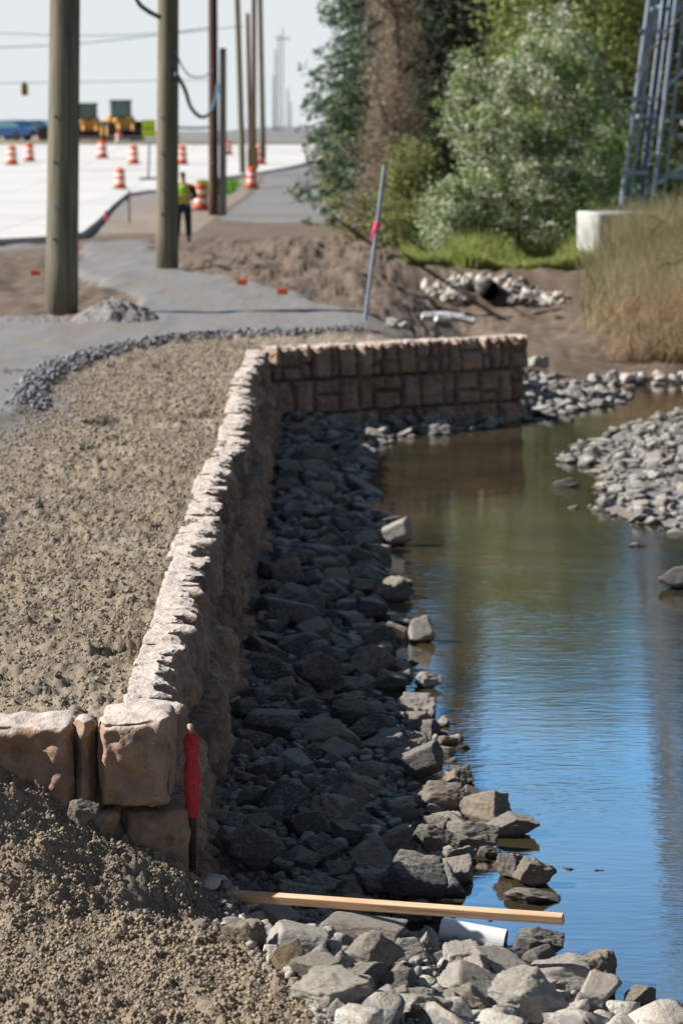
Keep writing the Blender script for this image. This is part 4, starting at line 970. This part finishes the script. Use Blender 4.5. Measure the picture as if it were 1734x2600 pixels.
# tan cabinet, lath stakes
p = at_y(581, 388, 110); cb = empty('utility_cabinet', p, 'tan utility cabinet between the roadside poles', 'cabinet'); s_ = pxm(110)
MB().box(-12 / s_, 12 / s_, -.3, .3, 0, 46 / s_, bev=.03).build('housing', M['cabinet'], cb)
MB().box(-10.5 / s_, 10.5 / s_, -.325, -.303, 3 / s_, 41 / s_, bev=.006).build('door', M['cabinet'], cb)
MB().box(-12.8 / s_, 12.8 / s_, -.34, .34, 46.2 / s_, 49 / s_, bev=.02).build('lid', M['cabinet'], cb)
for (x, yt, yb, lab) in ((298, 438, 512, 'tall orange-brown lath stake standing by the curb'), (243, 484, 510, 'short lath stake with pink ribbon beside the curb')):
    p = on_z(x, yb, 0); s_ = pxm(p.y); st = empty('lath_stake', p, lab, 'stake', 'survey stakes')
    MB().box(-.03, .03, -.012, .012, -.1, (yb - yt) / s_, bev=.003).build('lath', M['lath'], st)
    if x == 243: MB().tube([(0, -.02, .30), (.03, -.03, .16), (-.02, -.03, .05)], [.03, .05, .03], 6).build('ribbon', M['pink'], st)

# ------------------------------------------------------------------ wheel loaders and cars
def loader(x, yb, Y, hp, rz, label):
    p = at_y(x, yb, Y); e = empty('wheel_loader', p, label, 'loader', 'wheel loaders parked beyond the road', rz); k_ = (hp / pxm(Y)) / 3.35
    def bx(n_, m_, *a_, par=e, bev=.05):
        o_ = MB().box(*[v__ * k_ for v__ in a_], bev=bev).build(n_, m_, par); return o_
    bx('rear_body', M['cat'], -1.0, 1.0, .4, 3.4, .9, 1.95); bx('engine_grille', M['iron'], -.8, .8, 3.41, 3.5, 1.0, 1.8)
    bx('front_frame', M['cat'], -.8, .8, -1.9, .2, .7, 1.75)
    cabn = bx('cab', M['iron'], -.75, .75, .1, 1.6, 1.6, 1.9)
    for sx__ in (-1, 1):
        for y_ in (.16, 1.5): bx('cab_pillar', M['iron'], sx__ * .70 - .05, sx__ * .70 + .05, y_ - .06, y_ + .06, 1.9, 3.05, par=cabn, bev=.01)
    bx('cab_glass', M['glass'], -.66, .66, .2, 1.45, 1.9, 3.03, par=cabn, bev=.02)
    bx('cab_roof', M['iron'], -.85, .85, -.02, 1.7, 3.05, 3.22, par=cabn)
    for sx__ in (-1, 1):
        for y_ in (-1.2, 2.2):
            mt_ = Matrix.Translation((sx__ * 1.12 * k_, y_ * k_, .78 * k_)) @ Matrix.Rotation(math.pi / 2, 4, 'Y')
            wh = MB().lathe([(.5 * k_, -.3 * k_), (.76 * k_, -.28 * k_), (.78 * k_, -.2 * k_), (.78 * k_, .2 * k_), (.76 * k_, .28 * k_), (.5 * k_, .3 * k_)], 24, mt_).build('wheel', M['rubber'], e)
            MB().lathe([(.44 * k_, -.31 * k_), (.44 * k_, .31 * k_)], 20, mt_).build('rim', M['cat'], wh)
        MB().tube([(sx__ * .5 * k_, -.2 * k_, 1.7 * k_), (sx__ * .55 * k_, -1.7 * k_, 1.5 * k_), (sx__ * .55 * k_, -2.6 * k_, .6 * k_)], .13 * k_, 8).build('lift_arm', M['cat'], e)
    mb_ = MB().prism([(-2.5 * k_, .25 * k_), (-3.5 * k_, .12 * k_), (-3.55 * k_, .2 * k_), (-2.75 * k_, .45 * k_), (-2.6 * k_, .6 * k_), (-2.8 * k_, .85 * k_), (-2.7 * k_, .9 * k_), (-2.45 * k_, .6 * k_)], -1.3 * k_, 1.3 * k_)
    mb_.build('bucket', M['iron'], e)
    MB().tube([(.6 * k_, 2.4 * k_, 1.9 * k_), (.6 * k_, 2.4 * k_, 2.6 * k_)], .07 * k_, 8).build('exhaust', M['iron'], e)
loader(282, 323, 190, 95, .22, 'yellow wheel loader with dark bucket, right of the pair'); loader(205, 323, 195, 88, .15, 'yellow wheel loader half hidden by the nearest pole, left of the pair')
def car(x, yb, Y, m_, label, rz=1.4):
    p = at_y(x, yb, Y); e = empty('parked_car', p, label, 'car', 'cars parked at the left', rz)
    MB().prism([(-2.2, .35), (2.2, .35), (2.25, .8), (1.3, .95), (.9, 1.5), (-1.2, 1.55), (-1.9, 1.0), (-2.25, .9)], -.9, .9).build('body', m_, e)
    MB().prism([(1.12, 1.0), (.85, 1.42), (-1.1, 1.46), (-1.65, 1.0)], -.91, .91).build('windows', M['glass'], e)
    for sx__ in (-1, 1):
        for y_ in (-1.35, 1.4): MB().lathe([(.33, -.1), (.33, .1)], 18, Matrix.Translation((sx__ * .82, y_, .33)) @ Matrix.Rotation(math.pi / 2, 4, 'Y')).build('wheel', M['rubber'], e)
        MB().box(sx__ * .7 - .15, sx__ * .7 + .15, -2.28, -2.24, .65, .8).build('headlight', M['white'], e)
car(66, 322, 190, M['cardark'], 'dark car parked left of the nearest pole'); car(101, 322, 196, M['cardark'], 'dark car half hidden by the nearest pole', 1.7); car(16, 323, 186, M['carblue'], 'blue car at the left picture edge', 1.2)

# ------------------------------------------------------------------ worker
p = on_z(421, 553, .0); p.z = hz(p.x, p.y)
wk = empty('person', p, 'road worker seen from behind in lime vest with orange stripes and dark trousers', 'person'); wk.scale = (1.15, 1.1, 1.03)
def skin(name, pts, edges, rads, m_, parent, lvl=2):
    me_ = bpy.data.meshes.new(name); me_.from_pydata(pts, edges, []); o_ = link(name, me_, parent, m_)
    md = o_.modifiers.new('s', 'SKIN'); sv = me_.skin_vertices[0].data
    for i, r_ in enumerate(rads): sv[i].radius = (r_, r_) if not isinstance(r_, tuple) else r_
    sv[0].use_root = True; md.use_smooth_shade = True
    sb = o_.modifiers.new('u', 'SUBSURF'); sb.levels = lvl; sb.render_levels = lvl; return o_
# faces away from the camera (+y); hands together in front
pts = [(0, 0, .93), (0, 0, 1.12), (0, -.01, 1.32), (0, 0, 1.47), (0, .03, 1.54), (0, .05, 1.66), (0, .03, 1.74)]
ed = [(i, i + 1) for i in range(6)]; rd = [(.15, .11), (.14, .10), (.17, .11), (.07, .07), (.055, .055), (.078, .095), (.06, .07)]
for sx__ in (-1, 1):
    n_ = len(pts); pts += [(sx__ * .20, 0, 1.42), (sx__ * .27, -.02, 1.14), (sx__ * .16, .22, 1.08), (sx__ * .11, .28, 1.09)]
    ed += [(2, n_), (n_, n_ + 1), (n_ + 1, n_ + 2), (n_ + 2, n_ + 3)]; rd += [.062, .045, .032, .034]
    for f_ in range(4):
        k_ = len(pts); x0 = sx__ * (.085 + .017 * f_); pts += [(x0, .33, 1.08 + .004 * f_), (x0 - sx__ * .012, .36 - .006 * f_, 1.055)]; ed += [(n_ + 3, k_), (k_, k_ + 1)]; rd += [.010, .008]
    k_ = len(pts); pts += [(sx__ * .08, .29, 1.12), (sx__ * .065, .32, 1.125)]; ed += [(n_ + 3, k_), (k_, k_ + 1)]; rd += [.012, .009]
    n_ = len(pts); pts += [(sx__ * .10, 0, .86), (sx__ * .12, .02, .48), (sx__ * .13, -.02, .09), (sx__ * .15, .14, .04)]
    ed += [(0, n_), (n_, n_ + 1), (n_ + 1, n_ + 2), (n_ + 2, n_ + 3)]; rd += [.085, .055, .04, .035]
skin('body', pts, ed, rd, M['skin'], wk)
pt = [(0, 0, .95), (0, 0, 1.06)]; e_ = [(0, 1)]; r_ = [(.17, .125), (.155, .115)]
for sx__ in (-1, 1):
    n_ = len(pt); pt += [(sx__ * .10, 0, .84), (sx__ * .12, .02, .48), (sx__ * .13, -.02, .12)]; e_ += [(0, n_), (n_, n_ + 1), (n_ + 1, n_ + 2)]; r_ += [.105, .078, .07]
skin('trousers', pt, e_, r_, M['navy'], wk)
skin('vest', [(0, 0, .90), (0, 0, 1.12), (0, -.01, 1.34), (0, 0, 1.46)], [(0, 1), (1, 2), (2, 3)], [(.19, .14), (.19, .135), (.205, .135), (.10, .09)], M['limevest'], wk)
for sx__ in (-1, 1):
    skin('sleeve', [(sx__ * .19, 0, 1.43), (sx__ * .285, -.02, 1.14), (sx__ * .18, .20, 1.085)], [(0, 1), (1, 2)], [.085, .062, .048], M['navy'], wk)
    skin('boot', [(sx__ * .13, -.03, .10), (sx__ * .135, .0, .05), (sx__ * .15, .17, .04)], [(0, 1), (1, 2)], [.06, .055, .045], M['black'], wk, 1)
    MB().box(sx__ * .10 - .03, sx__ * .10 + .03, -.152, -.142, .93, 1.44, bev=.004).build('vest_stripe', M['vestorange'], wk)
MB().lathe([(.196, 1.08), (.205, 1.09), (.205, 1.15), (.198, 1.16)], 20, Matrix.Scale(.76, 4, (0, 1, 0))).build('vest_band', M['vestorange'], wk)
skin('hair', [(0, .0, 1.66), (0, .0, 1.75)], [(0, 1)], [(.085, .09), (.075, .085)], M['black'], wk, 2)

# ------------------------------------------------------------------ concrete base and lattice tower
pb = at_y(1345, 617, 53.8); s_ = pxm(53.8); hb = 128 / s_
cbse = empty('tower_base', pb, 'square concrete base with a sunlit left side under the steel tower', 'concrete base', None, 0)
V, F = boxgrid(5.2, .9, hb, .08); V[:, 0] -= V[:, 1] * .42; V[:, 2] += hb; V += .02 * fbm(V[:, 0] * 2, V[:, 1] * 2, V[:, 2] * 2, o=3)[:, None]
M['plinth'] = simple('weathered_concrete', (0.44, 0.45, 0.45), .9, 0, .35, 1.6, .02)
o = link('plinth', npmesh('plinth', V, F, True), cbse, M['plinth']); o.location = (.25, 0, 0)
TY = 57.0; s_ = pxm(TY)
tb = at_y(1462, 500, TY); tower = empty('lattice_tower', tb, 'galvanised steel lattice tower standing on the concrete base', 'tower')
q = at_y(1530, 0, TY); sl_ = (q.x - tb.x) / (q.z - tb.z); W0 = 3.6; TH = 22.0
def leg(a, z, fz=1.0):   # leg corner a (0..3) at height z
    cx_, cy_ = W0 / 2, W0 / 2; k_ = W0 / 2 - sl_ * z
    k_ = max(k_, .3); sx__, sy__ = ((-1, -1), (1, -1), (1, 1), (-1, 1))[a]
    return Vector((cx_ + sx__ * k_, cy_ + sy__ * k_, z))
def lbar(mb_, a, b_, w_=.15):
    d_ = (b_ - a); mt_ = Matrix.Translation(a) @ d_.to_track_quat('Z', 'X').to_matrix().to_4x4(); l_ = d_.length
    mb_.box(-w_ / 2, w_ / 2, -.012, .012, 0, l_, mt_); mb_.box(-w_ / 2, -w_ / 2 + .024, .013, w_, 0, l_, mt_)
for a_ in range(4):
    mb = MB(); lbar(mb, leg(a_, -1.0), leg(a_, min(TH, W0 / 2 / sl_ - 3)), .13); mb.build('leg', M['steel'], tower)
lv = [0.1, 2.35, 4.9, 7.6, 10.6, 14.0]
for z0, z1 in zip(lv, lv[1:]):
    for a_ in range(4):
        b2 = (a_ + 1) % 4
        mb = MB(); lbar(mb, leg(a_, z1), leg(b2, z1), .10); mb.build('crossbar', M['steel'], tower)
        mb = MB(); lbar(mb, leg(a_, z0) if a_ % 2 else leg(b2, z0), leg(b2, z1) if a_ % 2 else leg(a_, z1), .08); mb.build('brace', M['steel'], tower)
for i, (xo, w_) in enumerate(((-.42, .05), (-.24, .04), (.30, .06), (.55, .035))):
    z_ = 0
    mb = MB().tube([leg(0, z_k) + Vector((xo * (1 - z_k / 40), -.15, 0)) for z_k in np.linspace(-.8, 13, 8)], w_, 8); mb.build('conduit', M['steel'], tower)
for zz in (1.05, 2.75, 4.3, 6.4, 8.6):
    mb = MB().box(-.5, .1, -.2, -.12, -.05, .05).build('bracket', M['steel'], tower); mb.location = leg(0, zz)
for i in range(5):
    x0 = 1.3 + i * .22; MB().tube([(x0, .4, -.2), (x0 + .1, .5, 3), (x0 + .18, .7, 8), (x0 + .2, .9, 13)], .035, 6).build('feed_line', M['black'], tower)
mb = MB().box(.6, 2.6, .2, 1.0, .9, 1.02); mb.build('platform', M['steel'], tower)

# ------------------------------------------------------------------ vegetation
def leaves(C_, N_, size, palette, aspect=1.0, seed=0, updir=.0):
    """C_ centres (n,3): one small bent quad each"""
    r = np.random.default_rng(seed); n_ = len(C_)
    A = r.normal(size=(n_, 3)); A[:, 2] += updir; A /= np.linalg.norm(A, axis=1, keepdims=True)
    B = r.normal(size=(n_, 3)); B -= A * (A * B).sum(1, keepdims=True); B /= np.linalg.norm(B, axis=1, keepdims=True)
    S = size * r.uniform(.6, 1.3, (n_, 1))
    a = A * S * .5; b_ = B * S * .5 * aspect
    V = np.stack([C_ - a, C_ + b_, C_ + a, C_ - b_], 1).reshape(-1, 3)
    F = np.arange(n_ * 4).reshape(-1, 4); pal = np.array(palette); ci = r.integers(0, len(pal), n_)
    c_ = pal[ci] * r.uniform(.7, 1.3, (n_, 1)); c_ = np.concatenate([np.clip(c_, 0, 1), np.ones((n_, 1))], 1)
    return V, F, np.repeat(c_, 4, 0)
def foliage(name, parts, m_, parent):
    Vs = []; Fs = []; Cs_ = []; n_ = 0
    for V, F, c_ in parts: Vs.append(V); Fs.append(F + n_); Cs_.append(c_); n_ += len(V)
    return link(name, npmesh(name, np.concatenate(Vs), np.concatenate(Fs), False, np.concatenate(Cs_)), parent, m_)
def clumps(r, n_c, n_l, lobes, csz, shell=.6):
    """lobes: (x,y,z,rx,ry,rz) ellipsoids; returns leaf centres grouped in clumps, and clump centres"""
    out = []; cc = []; wts = np.array([l[3] * l[5] for l in lobes]); wts = wts / wts.sum()
    for i in range(n_c):
        l = lobes[r.choice(len(lobes), p=wts)]; v_ = r.normal(size=3); v_ /= np.linalg.norm(v_); rad_ = r.uniform(shell, 1.0) if r.random() < .75 else r.uniform(0, 1)
        c_ = np.array(l[:3]) + v_ * rad_ * np.array(l[3:]); cc.append(c_)
        s_ = csz * r.uniform(.5, 1.4); out.append(c_ + r.normal(size=(n_l, 3)) * s_ * np.array([1, 1, .75]))
    return np.array(out), np.array(cc)
def trunk(parent, h, r0, limbs, seed, base=Vector((0, 0, 0)), spread=.22, name='trunk'):
    r = random.Random(seed); mb_ = MB(); pts_ = [base + Vector((r.uniform(-.06, .06) * i, r.uniform(-.06, .06) * i, h * i / 7 - .3)) for i in range(8)]
    mb_.tube(pts_, [r0 * (1 - .11 * i) for i in range(8)], 10)
    for k_ in range(limbs):
        i = r.randrange(1, 7); a_ = r.random() * 6.28; ln_ = h * spread * r.uniform(.4, .9) * (1 - i / 12); p_ = pts_[i]
        q1 = p_ + Vector((math.cos(a_) * ln_ * .5, math.sin(a_) * ln_ * .5, ln_ * .35)); q2 = p_ + Vector((math.cos(a_) * ln_, math.sin(a_) * ln_, ln_ * .9))
        mb_.tube([p_, q1, q2], [r0 * .45, r0 * .28, r0 * .1], 7)
    return mb_.build(name, M['bark'], parent, True)
def bush(name, base, lobes, n_c, n_l, lsz, pal, label, cat='tree', csz=.25, seed=1, flowers=None, tr=(3, .1, 10), shell=.6, aspect=.55, group=None):
    e = empty(name, base, label, cat, group); r = np.random.default_rng(seed)
    L_, cc = clumps(r, n_c, n_l, lobes, csz, shell); tint = r.uniform(.55, 1.35, n_c)
    parts_ = []
    V, F, c_ = leaves(L_.reshape(-1, 3), None, lsz, pal, aspect, seed); c_[:, :3] *= np.repeat(np.repeat(tint, n_l), 4)[:, None]; parts_.append((V, F, np.clip(c_, 0, 1)))
    foliage('crown', parts_, M['leaf'], e)
    if flowers:
        fpal, frac, nf, fs = flowers; sel = r.random(n_c) < frac
        Cf = cc[sel][:, None, :] + r.normal(size=(sel.sum(), nf, 3)) * csz * .8; V, F, c_ = leaves(Cf.reshape(-1, 3), None, fs, fpal, .8, seed + 1)
        foliage('blossom', [(V, F, c_)], M['leaf'], e)
    if tr: trunk(e, tr[0], tr[1], tr[2], seed)
    return e
def conifer(name, base, h, r0, label, seed, pal, droop=.25, dens=1.0, z0=.5, lsz=.16):
    e = empty(name, base, label, 'tree', 'trees behind the creek'); r = np.random.default_rng(seed); P_ = []; mb_ = MB(); mb_.tube([(0, 0, -.3), (0, 0, h * .5), (0, 0, h)], [r0 * .09, r0 * .06, .02], 10)
    z = z0
    while z < h * .98:
        rr_ = r0 * (1 - (z / h) ** 1.25) + .15; nb = int(9 * dens)
        for k_ in range(nb):
            a_ = r.uniform(0, 6.28); ln_ = rr_ * r.uniform(.65, 1.18); zz = z + r.uniform(-.2, .2); n_ = int(46 * ln_ * dens)
            t_ = r.uniform(.12, 1, n_) ** .75; side = r.normal(size=n_) * .16 * ln_ * (1.15 - t_)
            x = np.cos(a_) * ln_ * t_ - np.sin(a_) * side; y = np.sin(a_) * ln_ * t_ + np.cos(a_) * side; zz_ = zz - droop * ln_ * t_ ** 1.4 + r.normal(size=n_) * .07 + .12 * ln_ * (t_ > .85)
            P_.append(np.stack([x, y, zz_], -1))
            mb_.tube([(0, 0, zz), (math.cos(a_) * ln_ * .5, math.sin(a_) * ln_ * .5, zz - droop * ln_ * .35), (math.cos(a_) * ln_ * .95, math.sin(a_) * ln_ * .95, zz - droop * ln_ * .9)], [.035, .022, .008], 4)
        z += .34
    V, F, c_ = leaves(np.concatenate(P_), None, lsz, pal, .45, seed)
    foliage('crown', [(V, F, c_)], M['needle'], e); mb_.build('trunk', M['bark'], e); return e
def gbase(xd, Y): x = at_y(xd, 500, Y).x; return Vector((x, Y, hz(x, Y) - .05))
SPR = [(.10, .17, .11), (.13, .21, .15), (.08, .13, .09), (.17, .24, .12)]
DRK = [(.022, .036, .028), (.03, .05, .035), (.05, .06, .03)]
OLV = [(.24, .29, .09), (.33, .36, .12), (.17, .21, .07), (.31, .28, .17)]
LIM = [(.32, .41, .12), (.41, .48, .18), (.24, .32, .10), (.30, .30, .14)]
GRN = [(.17, .28, .08), (.24, .35, .11), (.12, .20, .06), (.32, .38, .18)]
BRN = [(.36, .27, .24), (.44, .35, .31), (.26, .20, .17), (.28, .26, .15)]
conifer('spruce_tree', gbase(856, 70), 21, 2.15, 'blue-green spruce on the left of the trees, branches against the sky', 3, SPR)
conifer('spruce_tree', gbase(850, 96), 16, 1.9, 'dark spruce behind the blue-green one by the track', 13, SPR, lsz=.2)
conifer('spruce_tree', gbase(1060, 80), 19, 3.0, 'darkest conifer filling the gap behind the flowering tree', 5, DRK, lsz=.22)
conifer('spruce_tree', gbase(1180, 92), 17, 3.2, 'dark conifer behind the right side of the flowering tree', 6, DRK, lsz=.24)
conifer('spruce_tree', gbase(960, 88), 17, 3.0, 'dark conifer behind the brown vine-covered tree', 8, DRK, lsz=.24)
bush('vine_covered_tree', gbase(905, 65), [(0, 0, 4, .75, .8, 4.2), (.1, 0, 8, .65, .7, 3), (-.1, 0, 1.8, .9, .8, 1.8)], 520, 60, .13, BRN, 'tall column of brown leafless vines beside the spruce', csz=.22, seed=21, tr=(11, .16, 22), aspect=.2)
bush('flowering_tree', gbase(1195, 58), [(-.9, 0, 3.4, 1.15, 1.2, 1.3), (.5, 0, 3.9, 1.3, 1.3, 1.4), (1.4, .3, 2.6, 1.2, 1.2, 1.6), (-.3, -.3, 2.0, 1.6, 1.3, 1.3), (.2, 0, 1.2, 2.0, 1.3, 1.2), (.6, 0, 5.0, .6, .5, 1.0), (1.3, 0, 4.6, .5, .5, .8), (-1.3, 0, 4.3, .35, .4, .6), (-.2, 0, 4.6, .3, .4, .5), (1.6, 0, 4.3, .5, .5, .6), (-1.9, 0, 2.9, .4, .5, .4)], 440, 60, .095, GRN, 'large white-blossomed tree in front of the dark conifers', csz=.15, seed=31, shell=.8,
     flowers=([(.80, .80, .70), (.70, .72, .58), (.85, .85, .78)], .7, 40, .08), tr=(3.6, .10, 26))
bush('flowering_tree', gbase(1030, 57), [(0, 0, .9, .75, .7, .95), (.5, 0, 1.4, .6, .6, .7)], 150, 40, .09, GRN, 'small white-blossomed shrub at the left foot of the large one', 'shrub', .15, 33, ([(.80, .80, .70), (.85, .85, .78)], .6, 26, .07), (1.2, .05, 9))
bush('green_shrub', gbase(925, 60), [(0, 0, 1.0, .9, .8, 1.0), (.3, 0, 2.0, .6, .7, .9)], 190, 44, .10, OLV, 'olive half-leafed shrub under the brown vine-covered tree', 'shrub', .2, 41, None, (2, .05, 16))
bush('green_shrub', gbase(800, 74), [(0, 0, 1.4, .9, .9, 1.5), (-.1, 0, 3, .6, .6, 1.1)], 200, 44, .11, OLV + LIM, 'yellow-green shrub at the foot of the spruce by the track', 'shrub', .22, 43, None, (2, .05, 12))
bush('green_shrub', gbase(850, 62), [(0, 0, .6, .8, .7, .7)], 110, 40, .10, BRN + OLV, 'low brownish shrub behind the leaning post', 'shrub', .2, 45, None, (1, .04, 8))
bush('broadleaf_tree', gbase(1345, 68), [(0, 0, 7.6, 3.2, 2.5, 4.6), (1.8, 0, 4.5, 2.4, 2, 3), (-1.2, 0, 3.5, 1.8, 2, 2.5)], 760, 70, .14, LIM, 'bright yellow-green tree behind the flowering tree and tower', csz=.42, seed=51, tr=(9, .2, 18))
bush('broadleaf_tree', gbase(1230, 76), [(0, 0, 9.6, 2.2, 1.8, 3.4), (-.2, 0, 5.2, 1.3, 1.3, 1.8)], 260, 50, .17, [(.10, .095, .055), (.16, .14, .07), (.09, .10, .04)], 'dark brownish tree top above the flowering tree', csz=.34, seed=53, tr=(8, .16, 18))
bush('broadleaf_tree', gbase(1530, 82), [(0, 0, 7.6, 3.2, 2.5, 4.4), (1.5, 0, 3, 2.5, 2, 2.5), (-1.5, 0, 2, 1.6, 1.5, 2.0)], 620, 55, .18, OLV + GRN, 'mid-green tree right behind the lattice tower', csz=.4, seed=55, tr=(9, .2, 18))
bush('broadleaf_tree', gbase(1745, 66), [(0, 0, 9, 2.6, 2.3, 4.5), (0, 0, 4, 2.8, 2.3, 3)], 480, 50, .18, [(.13, .12, .07), (.18, .15, .08), (.12, .14, .06)], 'tall brownish tree mostly outside the right edge', csz=.38, seed=57, tr=(12, .22, 22))
bush('broadleaf_tree', gbase(1440, 62), [(0, 0, 1.3, 1.5, 1, 1.4), (-.6, 0, 2.4, .9, .8, 1)], 260, 44, .11, GRN, 'dark green shrub between flowering tree and tower', 'shrub', .22, 59, None, (2, .06, 12))
bush('broadleaf_tree', gbase(1130, 66), [(0, 0, 1.5, 3.5, .9, 1.6)], 420, 44, .13, [(.03, .055, .02), (.05, .08, .025)], 'deep green thicket behind the flowering tree', 'shrub', .3, 61, None, (2, .06, 12))

# grass and reeds
def blades(name, X, Y, h, wdt, pal, label, seed, lean=.25, kind='stuff', cat='grass'):
    r = np.random.default_rng(seed); n_ = len(X); Z = H(X, Y, False); hh_ = np.asarray(h) * r.uniform(.5, 1.25, n_); a_ = r.uniform(0, 6.28, n_); w_ = wdt * r.uniform(.6, 1.3, n_)
    lx = r.normal(size=n_) * lean * hh_; ly = r.normal(size=n_) * lean * hh_; B = np.stack([X, Y, Z - .03], -1); dx_ = np.stack([np.cos(a_), np.sin(a_), a_ * 0], -1) * w_[:, None] / 2
    Mi = B + np.stack([lx * .35, ly * .35, hh_ * .6], -1); T = B + np.stack([lx, ly, hh_ * (1 - .5 * (lx ** 2 + ly ** 2) / hh_ ** 2)], -1)
    V = np.stack([B - dx_, B + dx_, Mi + dx_ * .8, Mi - dx_ * .8, T + dx_ * .15, T - dx_ * .15], 1).reshape(-1, 3); k_ = np.arange(n_)[:, None] * 6
    F = np.concatenate([k_ + np.array([0, 1, 2, 3]), k_ + np.array([3, 2, 4, 5])]); pal = np.array(pal); c_ = pal[r.integers(0, len(pal), n_)] * r.uniform(.7, 1.25, (n_, 1)); c_ = np.repeat(np.concatenate([np.clip(c_, 0, 1), np.ones((n_, 1))], 1), 6, 0)
    o_ = link(name, npmesh(name, V, F, False, c_), None, M['leaf']); tag(o_, label, cat, kind=kind); return o_
r = np.random.default_rng(77)
n_ = 22000; X = r.uniform(1.4, 10, n_); Y = 53.4 + r.exponential(1.5, n_); k_ = vn(X * 1.3, Y * .6, seed=8) > -.28; X, Y = X[k_], Y[k_]
blades('grass', X, Y, .36 * (1 + 2.2 * np.clip(vn(X * 1.1, Y * .5, seed=9), -.25, 1)), .03, [(.28, .36, .06), (.20, .30, .05), (.36, .40, .12), (.42, .40, .20)], 'bright green grass strip below the flowering tree', 1)
n_ = 5000; X = r.uniform(4.9, 7, n_); Y = r.uniform(42.2, 46.5, n_)
blades('grass', X, Y, .35, .03, [(.16, .30, .03), (.12, .24, .03)], 'bright green grass patch beside the reeds', 2)
def rb(n_, x0, Y0, Y1, seed): 
    q = np.random.default_rng(seed); Yy = q.uniform(Y0, Y1, n_); Xx = at_y(x0, 700, 41).x + q.gamma(2.6, .75, n_) + q.normal(0, .22, n_) + .14 * (Yy - Y0) + .35 * vn(Yy * 1.5, Yy * 0, seed=seed); return Xx, Yy
X, Y = rb(9000, 1400, 40.6, 44.5, 3); blades('reeds', X, Y, .95, .018, [(.42, .31, .19), (.50, .39, .26), (.33, .24, .14)], 'dry tan reeds leaning at the right edge of the pool', 3, .7, cat='reeds')
X, Y = rb(9500, 1385, 43.5, 51.5, 4); blades('reeds', X, Y, 1.75, .017, [(.24, .27, .11), (.34, .32, .17), (.44, .36, .24), (.18, .22, .09), (.48, .36, .26)], 'green and tan weeds growing before the concrete base', 4, .25, cat='reeds')
n_ = 1500; X = r.uniform(-6.5, -4.7, n_); Y = r.uniform(103, 113, n_); blades('grass', X, Y, .3, .06, [(.12, .3, .03)], 'small green grass patch at the foot of the roadside pole', 5)
n_ = 5200; X = r.uniform(6.0, 9.5, n_); Y = r.uniform(51.5, 53.4, n_); blades('weeds', X, Y, 1.35, .02, [(.24, .27, .11), (.34, .32, .17), (.30, .28, .16), (.16, .20, .09), (.48, .32, .22)], 'tall green and russet weeds right against the concrete base', 6, .2, cat='weeds')
# bare twigs hanging in from the right
for i, (x0, y0, x1, y1, Y, lab) in enumerate(((1640, -60, 1440, 185, 44, 'bare twig branch crossing in front of the tower top'), (1640, 330, 1480, 560, 43, 'bare thin branch crossing the lower tower'), (1640, 560, 1500, 620, 42, 'pale bent twig at the right edge above the reeds'))):
    mb = MB(); rq = random.Random(i); a = at_y(x0, y0, Y); b_ = at_y(x1, y1, Y); pts_ = [a.lerp(b_, k_ / 8) + Vector((rq.uniform(-.06, .06), 0, rq.uniform(-.06, .06))) for k_ in range(9)]
    mb.tube(pts_, [.022 * (1 - k_ / 10) for k_ in range(9)], 6)
    for k_ in range(14):
        q = pts_[rq.randrange(1, 8)]; mb.tube([q, q + Vector((rq.uniform(-.3, .1), rq.uniform(-.1, .1), rq.uniform(-.3, .3))), q + Vector((rq.uniform(-.5, 0), rq.uniform(-.2, .2), rq.uniform(-.5, .3)))], [.008, .006, .003], 4)
    # rooted stem outside the frame
    g0_ = Vector((a.x + .6, Y, hz(a.x + .6, Y))); mb.tube([g0_, Vector((a.x + .5, Y, (g0_.z + a.z) / 2)), a], [.05, .04, .022], 7)
    tag(mb.build('bare_branch', M['bark']), lab, 'branch', 'bare twigs at the right edge')
print('done', len(bpy.data.objects))
